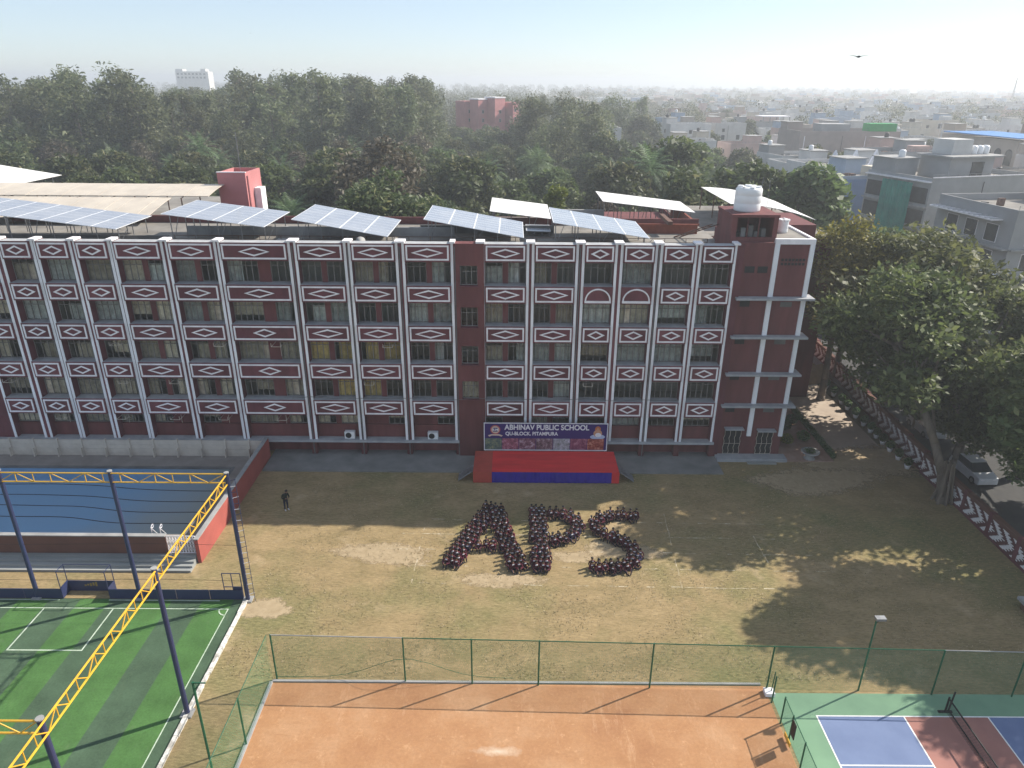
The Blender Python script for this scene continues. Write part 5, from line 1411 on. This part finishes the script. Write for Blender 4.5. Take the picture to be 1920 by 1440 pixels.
# ================================================================== TOWN
WALLC = [('white', (.68, .67, .65)), ('cream', (.60, .54, .44)), ('pink', (.55, .40, .36)), ('grey', (.36, .36, .36)), ('pale blue', (.40, .48, .58)), ('beige', (.48, .42, .36)), ('off-white', (.58, .57, .55)), ('tan', (.42, .34, .27))]
WM = [M('render_' + n.replace(' ', '_').replace('-', '_'), c, tuple(v * .82 for v in c), .35, .9) for n, c in WALLC]
MT['hglass'] = M('house_glass', (.045, .055, .065), (.03, .035, .04), 1.5, .15, spec=.6)
MT['bluesheet'] = M('blue_roof_sheet', (.06, .22, .52), None, 1, .5); MT['greensheet'] = M('green_shade_net', (.03, .33, .10), None, 1, .8); MT['teal'] = M('teal_tarp', (.035, .30, .24), (.022, .20, .165), .6, .8)
wmesh = MB().box(-.6, .6, -.04, .02, 0, 1.3, 0); wmesh.box(-.5, -.02, -.055, -.038, .1, 1.2, 1); wmesh.box(.02, .5, -.055, -.038, .1, 1.2, 1); wmesh.box(-.7, .7, -.35, .0, 1.34, 1.42, 2)
WIN = wmesh.mesh('window', [MT['frame'], MT['hglass'], MT['concrete']])
wm2 = MB().box(-.9, .9, -.04, .02, 0, 2.0, 0); wm2.box(-.82, .82, -.052, -.038, .06, 1.94, 1); WIN2 = wm2.mesh('window', [MT['white'], MT['hglass']])
TK = {k: MB().lathe([(.52, 0), (.55, .1), (.55, .95), (.4, 1.15), (.15, 1.2)], 12).mesh('water_tank', MT[k], True) for k in ('tank', 'blacktank')}
def house(name, label, x, y, wd, dp, h, rot, wi, det=2, seed=0, group=None, cat='house', wall_m=None):
    r = random.Random(seed); t = thing(name, label, cat, (x, y, 0), rot, group)
    wm = wall_m or WM[wi]
    m = MB(); m.box(0, wd, 0, dp, 0, h)
    ph = r.uniform(.7, 1.1)
    for b in ((0, wd, 0, .2), (0, wd, dp - .2, dp), (0, .2, .2, dp - .2), (wd - .2, wd, .2, dp - .2)): m.box(b[0], b[1], b[2], b[3], h, h + ph)
    part('wall', m, wm, t)
    ubox('roof_slab', (.2, wd - .2, .2, dp - .2, h + .002, h + .06), MT['roofconc'], t)
    sw = min(wd * .4, 4.5); sx = r.choice((.3, wd - sw - .3)); sy = dp - min(dp * .45, 5) - .3
    ubox('stair_room', (sx, sx + sw, sy, dp - .3, h + .06, h + 2.9), wm if r.random() < .6 else WM[r.randrange(8)], t)
    ubox('room_slab', (sx - .25, sx + sw + .25, sy - .3, dp - .05, h + 2.902, h + 3.05), MT['concrete'], t)
    for k in range(r.choice((0, 1, 1, 2))): link('water_tank', TK[r.choice(('blacktank', 'tank', 'blacktank'))], t, (sx + .8 + k * 1.3, sy + 1.2, h + 3.05) if r.random() < .5 else (r.uniform(1, wd - 1), r.uniform(1, dp * .4), h + .06))
    st = max(2, int(h / 3.1))
    if det >= 1:
        for s in range(st):
            z = h - 2.5 - s * 3.1
            if z < 3 and det < 2: break
            if z < .3: break
            nx = max(2, int(wd / (3.4 if det == 2 else 4.5)))
            for k in range(nx):
                if r.random() < .82: link('window', WIN if r.random() < .7 else WIN2, t, (wd * (k + .5) / nx, 0, z))
            if det == 2 or s < 2:
                for k in range(2 if det == 2 else 1):
                    link('window', WIN, t, (0, dp * (k + .5) / (2 if det == 2 else 1), z), (0, 0, R(-90)))
            if det == 2 and r.random() < .5: ubox('balcony', (wd * .1, wd * .9, -.9, -.001, z - .45, z - .3), MT['concrete'], t)
            if det == 2: ubox('floor_band', (-.06, wd + .06, -.06, -.003, z - .62, z - .47), MT['concrete'], t)
    if y < 340:
        for k in range(3):
            a, b = r.uniform(.6, max(.7, wd - 2)), r.uniform(.5, max(.6, dp - 2.5)); ubox('roof_clutter', (a, a + r.uniform(.4, 1.5), b, b + r.uniform(.3, 1.1), h + .061, h + .061 + r.uniform(.3, 1.1)), r.choice((MT['blacktank'], MT['concrete'], MT['bluesheet'], MT['rust'], WM[0])), t)
        m = MB(); zz = h + ph
        for k in range(int(wd / 1.2) + 1): m.tube((.1 + k * (wd - .2) / max(1, int(wd / 1.2)), .1, zz), (.1 + k * (wd - .2) / max(1, int(wd / 1.2)), .1, zz + .5), .03, 4)
        m.tube((.1, .1, zz + .5), (wd - .1, .1, zz + .5), .03, 4); part('roof_railing', m, MT['steel'], t)
        xq = r.uniform(.4, wd - .4); part('drain_pipe', MB().tube((xq, -.08, 0), (xq, -.08, h), .07, 5), r.choice((MT['white'], MT['darkconc'])), t)
    if r.random() < .3: ubox('roof_parapet_room', (wd * .55, wd * .8, .4, 3.0, h + .062, h + 2.3), WM[r.randrange(8)], t)
    return t
GH = 'houses of the town'
# near houses, each with its own features
h1 = house('grey_house', 'large grey unfinished house draped with teal curtains above the wall trees', 64.8, 113.5, 22, 13.5, 15.2, R(17), 3, 0, 3)
for s in range(4):
    z = 14.6 - s * 3.4
    for (a, b) in ((0.4, 4.2), (9.2, 13.2)):
        ubox('balcony_opening', (-.06, .03, a, b, z - 2.6, z - .2), MT['hglass'], h1)
    ubox('floor_band', (-.5, -.002, 0, 13.5, z - 3.2, z - 2.95), MT['concrete'], h1)
ubox('side_column', (-.3, -.001, 4.3, 4.7, 0, 15.2), MT['concrete'], h1); ubox('side_column', (-.3, -.001, 8.8, 9.15, 0, 15.2), MT['concrete'], h1)
for k in range(6):
    m = MB(); vs = []
    for i in range(9): vs += [(-.62 - .12 * math.sin(i * 1.7), i * .12, 0), (-.62 - .08 * math.sin(i * 1.7), i * .12, 11.0)]
    m.add(vs, [(2 * i, 2 * i + 1, 2 * i + 3, 2 * i + 2) for i in range(8)]); part('teal_curtain', m, MT['teal'], h1, (0, 3.0 + k * 1.06, 4.0))
ubox('roof_edge', (-.6, .1, 0, 13.5, 15.3, 15.5), MT['white'], h1); ubox('roof_edge', (0, 22, -.15, -.002, 16.0, 16.15), MT['white'], h1)
ubox('roof_room', (6, 15, 3, 9, 15.3, 18.6), WM[3], h1); ubox('roof_room_slab', (5.4, 15.8, 2.2, 9.5, 18.602, 18.85), MT['concrete'], h1); ubox('room_door', (10.5, 13, 2.93, 3.02, 15.4, 17.9), MT['hglass'], h1); ubox('upper_room', (8, 12, 5, 9, 18.86, 21.2), WM[6], h1)
for k in range(3): link('water_tank', TK['tank'], h1, (12.9 + k * 1.25, 5.5, 18.86), (0, 0, 0), (1.15, 1.15, 1.15))
h2 = house('porch_house', 'grey house with a striped white porch roof at the right edge', 60.6, 86.5, 18, 14, 14.6, R(7), 3, 0, 5)
ubox('porch_roof', (-1.6, -.01, 2.0, 13.6, 14.0, 14.2), MT['white'], h2)
for k in range(12): ubox('porch_batten', (-1.6, -.02, 2.1 + k * .96, 2.35 + k * .96, 14.202, 14.26), MT['concrete'], h2)
for s in range(4):
    z = 11.2 - s * 3.2
    for a in (2.6, 6.2, 9.8): link('window', WIN2, h2, (-.01, a + .8, z), (0, 0, R(-90)), (1.2, 1, 1.1))
    for a in (3, 8, 13): link('window', WIN2, h2, (a, -.01, z), (0, 0, 0), (1.2, 1, 1.1))
    ubox('floor_band', (-.9, -.003, 0, 14, z - .55, z - .35), MT['white'] if s == 1 else MT['concrete'], h2); ubox('floor_band', (0, 18, -.5, -.003, z - .55, z - .35), MT['concrete'], h2)
h3 = house('blue_house', 'house with a blank pale blue wall and white balconies behind the yellowing tree', 58.6, 131, 11, 13, 13.4, R(14), 4, 0, 8)
for s in range(4):
    z = 12.9 - s * 3.2
    ubox('balcony', (-1.3, -.001, .3, 12.7, z - 3.0, z - 2.7), MT['white'], h3); 
    for k in range(5): ubox('balcony_opening', (-.05, .03, .5 + k * 2.5, 2.4 + k * 2.5, z - 2.6, z - .3), MT['hglass'], h3)
ubox('front_panel', (0, 11, -.08, -.003, .5, 13.6), M('blue_wall_paint', (.22, .32, .52), (.19, .28, .46), .5, .8), h3)
h4 = house('gabled_house', 'white house with pointed white gables above the blue-walled house', 61, 147, 18, 12, 13.5, R(12), 0, 1, 12)
for k in range(3):
    m = MB(); m.add([(0, 0, 0), (3.6, 0, 0), (1.8, 0, 3.8), (0, .5, 0), (3.6, .5, 0), (1.8, .5, 3.8)], [(0, 1, 2), (5, 4, 3), (0, 2, 5, 3), (1, 4, 5, 2), (0, 3, 4, 1)]); part('gable', m, MT['white'], h4, (1 + k * 4.6, -.4, 13.5))
    ubox('gable_slit', (2.6 + k * 4.6, 3.0 + k * 4.6, -.44, -.38, 14, 15.6), MT['hglass'], h4)
h5 = house('beige_block', 'wide beige block with a blank wall and green shade net on its roof', 79, 207, 28, 16, 16.2, R(2), 5, 0, 15, None, 'building', M('beige_render', (.40, .34, .31), (.34, .29, .265), .4, .9))
ubox('shade_net', (19, 26.5, -.2, 4, 17.3, 19.3), MT['greensheet'], h5); ubox('roof_room', (7, 15, 3, 9, 16.3, 19.0), WM[3], h5)
for k in range(2): link('window', WIN, h5, (8 + k * 9, 0, 6.5))
part('wall_pipe', MB().tube((1.2, -.1, 1), (1.2, -.1, 16), .12, 6).tube((18.3, -.1, 5), (18.3, -.1, 16), .12, 6), MT['white'], h5)
h7 = house('arcade_block', 'tall building with blue awning and arched openings at the right edge', 112, 166, 26, 26, 17.2, R(6), 5, 0, 21, None, 'building')
ubox('blue_awning', (-1.2, 12, -1.2, 24, 18.4, 18.6), MT['bluesheet'], h7)
for k in range(7):
    m = MB(); m.box(-.05, .02, 0, 2.2, 0, 2.4); m.add([(-.05, 1.1 + 1.1 * math.cos(R(18 * q)), 2.4 + 1.1 * math.sin(R(18 * q))) for q in range(11)], [tuple(range(11))]); part('arched_opening', m, MT['hglass'], h7, (0, 1 + k * 3.4, 12.5))
h6 = house('pink_house', 'low pink-walled house left of the arcaded building', 96, 186, 14, 14, 13.5, R(6), 2, 1, 22)
h8 = house('blue_grey_block', 'long pale blue-grey block far back above the olive trees', 154, 560, 52, 20, 12.5, R(2), 4, 0, 23, None, 'building')
h9 = house('dark_roofed_house', 'house with a dark open roof terrace behind the olive trees', 103, 338, 26, 16, 12, R(3), 3, 1, 25)
ubox('terrace_roof', (9, 22, 2, 12, 15.4, 15.7), MT['white'], h9)
for k in range(5): ubox('terrace_post', (9.3 + k * 3, 9.6 + k * 3, 2.2, 2.5, 12.1, 15.4), MT['concrete'], h9)
# pink institution and white block beyond the wood
p1 = thing('pink_building', 'pink building with white roof edges standing in the wood', 'building', (-11.5, 318, 0), R(46))
def unrot(x, y): c_, s_ = math.cos(R(-46)), math.sin(R(-46)); return x * c_ - y * s_, x * s_ + y * c_
for i, (X, Y, q, h, edge) in enumerate(((-9.0, 2, 5.6, 21.2, 0), (-3.2, -1, 5.2, 22.3, 1), (3.6, 0, 6.0, 22.9, 1), (11.0, 5, 8.5, 20.8, 0))):
    lx, ly = unrot(X, Y)
    ubox('wall', (lx - q / 2, lx + q / 2, ly - q / 2, ly + q / 2, 0, h), MT['pinkpaint'], p1)
    ubox('roof_edge', (lx - q / 2 - .15, lx + q / 2 + .15, ly - q / 2 - .15, ly + q / 2 + .15, h + .002, h + .5), MT['white'] if edge else MT['pinkpaint'], p1)
    if i == 3:
        for s in range(3):
            for k in range(3): link('window', WIN, p1, (lx - 2.8 + k * 2.8, ly - q / 2, 17.6 - s * 3.4))
    for s in range(2): link('window', WIN, p1, (lx, ly - q / 2, 17.0 - s * 3.4))
p2 = thing('white_tower_block', 'long white block rising above the treetops on the horizon at left', 'building', (-416, 950, 0))
ubox('wall', (0, 40, 0, 16, 0, 38.0), WM[0], p2); ubox('roof_storey', (0, 9, 1, 12, 38.002, 40.6), WM[0], p2); ubox('roof_storey', (31, 37, 1, 12, 38.002, 40.9), WM[0], p2)
for s in range(2):
    for k in range(8): ubox('window', (1.8 + k * 4.6, 4.4 + k * 4.6, -.1, -.01, 30 + s * 4, 32 + s * 4), MT['hglass'], p2)
p3 = house('grey_villa', 'grey-white villa among the trees right of the pink building', 19, 250, 17, 12, 14.5, R(4), 6, 1, 41)
# generic town houses
SPEC = [(64, 113, 26), (60, 86, 24), (58, 131, 20), (61, 147, 22), (79, 207, 30), (112, 166, 34), (96, 186, 18), (154, 560, 50), (103, 338, 28)]
used_lab = {}
cnt = 0
y = 150.0
while y < 620:
    step = 15 + y * .022
    x = .30 * y + 6 + rnd.uniform(0, 8)
    if y > 240: x = .20 * y + rnd.uniform(0, 8)
    while x < .80 * y + 6:
        wd = rnd.uniform(9, 15) + y * .006; dp = rnd.uniform(9, 13)
        if rnd.random() < .86 and not any(a - wd - 2 < x < a + c and b - 14 < y < b + c * .62 for a, b, c in SPEC):
            wi = rnd.choices(range(8), (6, 3, 2, 3, 2, 2, 5, 1))[0]; h = rnd.choice((9.6, 11.2, 12.8, 14.2)) + rnd.uniform(-.4, .8)
            dist = 'near' if y < 210 else 'middle' if y < 330 else 'far' if y < 460 else 'farthest'
            side = x / y; sd = 'left' if side < .38 else 'middle' if side < .55 else 'right'
            lab = '%s %s house, %s rows of the town, %s side' % (('low', 'three-storey', 'four-storey', 'tall')[min(3, int((h - 9) / 1.6))], WALLC[wi][0], dist, sd)
            house('town_house', lab, x, y + rnd.uniform(-3, 3), wd, dp, h, R(rnd.choice((3, 8, 12, 15))), wi, 1 if y < 420 else 0, cnt + 100, GH); cnt += 1
        x += wd + rnd.uniform(1, 7) + y * .012
    y += step
# town trees between houses
for i in range(58):
    yy = rnd.uniform(160, 470); xx = yy * rnd.uniform(.24, .75)
    v = rnd.choice(mid + dark)
    plant_tree(v, 'town_tree', 'bushy tree between the %s town houses, %s side' % ('near' if yy < 230 else 'middle' if yy < 320 else 'farther', 'left' if xx / yy < .4 else 'middle' if xx / yy < .57 else 'right'), xx, yy, rnd.uniform(.7, 1.05), None, 'trees among the houses')
# farther town: one mass
m = MB(); r = random.Random(77)
for k in range(800):
    yy = 630 * (2600 / 630) ** r.random(); xx = yy * r.uniform(.06, .82); wd = r.uniform(9, 22); h = r.uniform(8, 15)
    m.box(xx, xx + wd, yy, yy + 12, 0, h, r.randrange(8)); 
    if r.random() < .6: m.box(xx + 1, xx + wd * .45, yy + 4, yy + 10, h, h + 2.8, r.randrange(8))
tag(link('distant_town', m.mesh('distant_town', WM)), 'mass of pale rooftops fading into the haze', None, None, 'stuff')
# pylon-like mast on the horizon
t = thing('radio_mast', 'thin pale mast on the hazy horizon at the right', 'mast', (520, 800, 0))
m = MB()
for a in range(3): m.tube((1.6 * math.cos(a * 2.1), 1.6 * math.sin(a * 2.1), 0), (.2 * math.cos(a * 2.1), .2 * math.sin(a * 2.1), 36), .22, 4)
for k in range(12): m.tube((1.6 - .11 * k, 0, 3 * k), (-.8 + .05 * k, 1.3 - .1 * k, 3 * k + 3), .12, 4)
part('lattice', m, MT['concrete'], t)

# ================================================================== CARS
def car_parts(col):
    bm = MB()
    sec = [(-2.0, .30, .62, .70, .62), (-1.95, .25, .80, .80, .78), (-1.2, .22, .92, .84, .86), (-.9, .22, .95, .85, .86), (.9, .22, .97, .85, .86), (1.75, .24, .95, .83, .82), (1.95, .3, .75, .76, .66)]
    vs = []
    for x, z0, z1, wl, wu in sec: vs += [(x, -wl, z0), (x, wl, z0), (x, wl, (z0 + z1) / 2), (x, wu, z1), (x, -wu, z1), (x, -wl, (z0 + z1) / 2)]
    fs = []
    for i in range(len(sec) - 1):
        for k in range(6): fs.append((6 * i + k, 6 * i + (k + 1) % 6, 6 * i + 6 + (k + 1) % 6, 6 * i + 6 + k))
    fs += [tuple(range(6))[::-1], tuple(range(6 * len(sec) - 6, 6 * len(sec)))]
    bm.add(vs, fs)
    body = bm.mesh('body', col)
    cb = MB(); c = [(-1.15, .93), (-.45, 1.45), (.95, 1.48), (1.72, .95)]
    vs = [(x, s * (.80 if z < 1 else .62), z) for s in (-1, 1) for x, z in c]
    cb.add(vs, [(0, 1, 2, 3), (7, 6, 5, 4), (0, 4, 5, 1), (1, 5, 6, 2), (2, 6, 7, 3)]); cabin = cb.mesh('window_glass', MT['hglass'])
    rf = MB(); rf.box(-.47, .97, -.64, .64, 1.455, 1.50); roof = rf.mesh('roof', col)
    ty = MB().lathe([(.30, -.09), (.31, 0), (.30, .09)], 16).mesh('wheel', MT['black']); rim = MB().lathe([(.19, .0905), (.17, .1)], 12).mesh('rim', MT['steel'])
    lamp = MB().box(-.02, .02, -.14, .14, -.05, .07).mesh('headlight', MT['white'])
    return body, cabin, roof, ty, rim, lamp
CW, CD_, CS = M('white_car_paint', (.72, .73, .75), None, 1, .3, spec=.6), M('dark_car_paint', (.03, .035, .04), None, 1, .3, spec=.6), M('silver_car_paint', (.42, .43, .45), None, 1, .3, spec=.6)
def car(label, x, y, rot, col):
    b, c, rf, ty, rim, lamp = car_parts(col); t = thing('parked_car', label, 'car', (x, y, 0), rot, 'cars parked along the road')
    link('body', b, t); link('window_glass', c, t); link('roof', rf, t)
    for xx in (-1.25, 1.25):
        for s in (-1, 1):
            w_ = link('wheel', ty, t, (xx, s * .78, .31), (R(90 * -s), 0, 0)); link('rim', rim, w_)
    for s in (-1, 1): link('headlight', lamp, t, (-1.97, s * .5, .66))
car('white car parked on the road behind the largest wall tree', 37.6, 50.6, R(92), CW)
car('dark car parked beyond the wall near the garden path', 38.3, 67.0, R(88), CD_)
car('silver car parked beyond the wall, between the white and the dark car', 38.0, 58.5, R(90), CS)

# ================================================================== BIRDS
def bird(label, x, y, z, span, rot):
    t = thing('bird', label, 'bird', (x, y, z), rot, 'birds in the sky', (span, span, span))
    m = MB(); m.lathe([(.004, -.19), (.03, -.12), (.05, 0), (.04, .1), (.015, .17)], 8); b = part('body', m, MT['black'], t, (0, 0, 0), True); b.rotation_euler = (R(90), 0, 0)
    for s in (-1, 1):
        m = MB(); p = [(0, .09, 0), (s * .26, .12, .05), (s * .5, -.02, .07), (s * .26, -.06, .045), (0, -.08, 0)]
        m.add(p + [(a, b_, c - .008) for a, b_, c in p], [(0, 1, 3, 4), (1, 2, 3), (5, 9, 8, 6), (6, 8, 7), (0, 5, 6, 1), (1, 6, 7, 2), (2, 7, 8, 3), (3, 8, 9, 4)]); part('wing', m, MT['black'], t)
    m = MB(); m.add([(0, -.14, 0), (-.06, -.26, .01), (0, -.24, .0), (.06, -.26, .01)], [(0, 1, 2), (0, 2, 3)]); part('tail', m, MT['black'], t)
bird('large dark kite gliding in the white sky at upper right', 26.4, 60, 31.3, 1.6, R(8))
bird('tiny dark bird near the top edge of the sky at left', -43, 130, 40.9, .6, R(20)); bird('tiny dark bird below the topmost one at left', -43.5, 130, 36.4, .55, R(-30))

# ================================================================== HAZE
m = MB(); m.box(-4500, 4500, -200, 4500, -2.2, 46.0)
hz = link('haze', m.mesh('haze', [])); hz['kind'] = 'stuff'; hz['label'] = 'thin winter haze over the wood and the town'
hm = bpy.data.materials.new('haze'); hm.use_nodes = True; hn = hm.node_tree; hn.nodes.remove(hn.nodes['Principled BSDF'])
pv = hn.nodes.new('ShaderNodeVolumePrincipled'); pv.inputs['Color'].default_value = (.92, .96, 1.0, 1); pv.inputs['Density'].default_value = .00072; pv.inputs['Anisotropy'].default_value = .3
hn.links.new(pv.outputs[0], hn.nodes['Material Output'].inputs['Volume'])
hz.data.materials.append(hm)

# ================================================================== labels of look-alikes: tell them apart by order from the left
bpy.context.view_layer.update()
by = {}
for o in COL.objects:
    if o.parent is None and o.get('category') in ('tree', 'house') and o.get('label'): by.setdefault(o['label'], []).append(o)
for lb, os_ in by.items():
    if len(os_) > 1:
        os_.sort(key=lambda o: o.location.x / max(1.0, o.location.y * .92 + 6))
        for i, o in enumerate(os_): o['label'] = '%s from left, %s' % (ORD[i], lb)
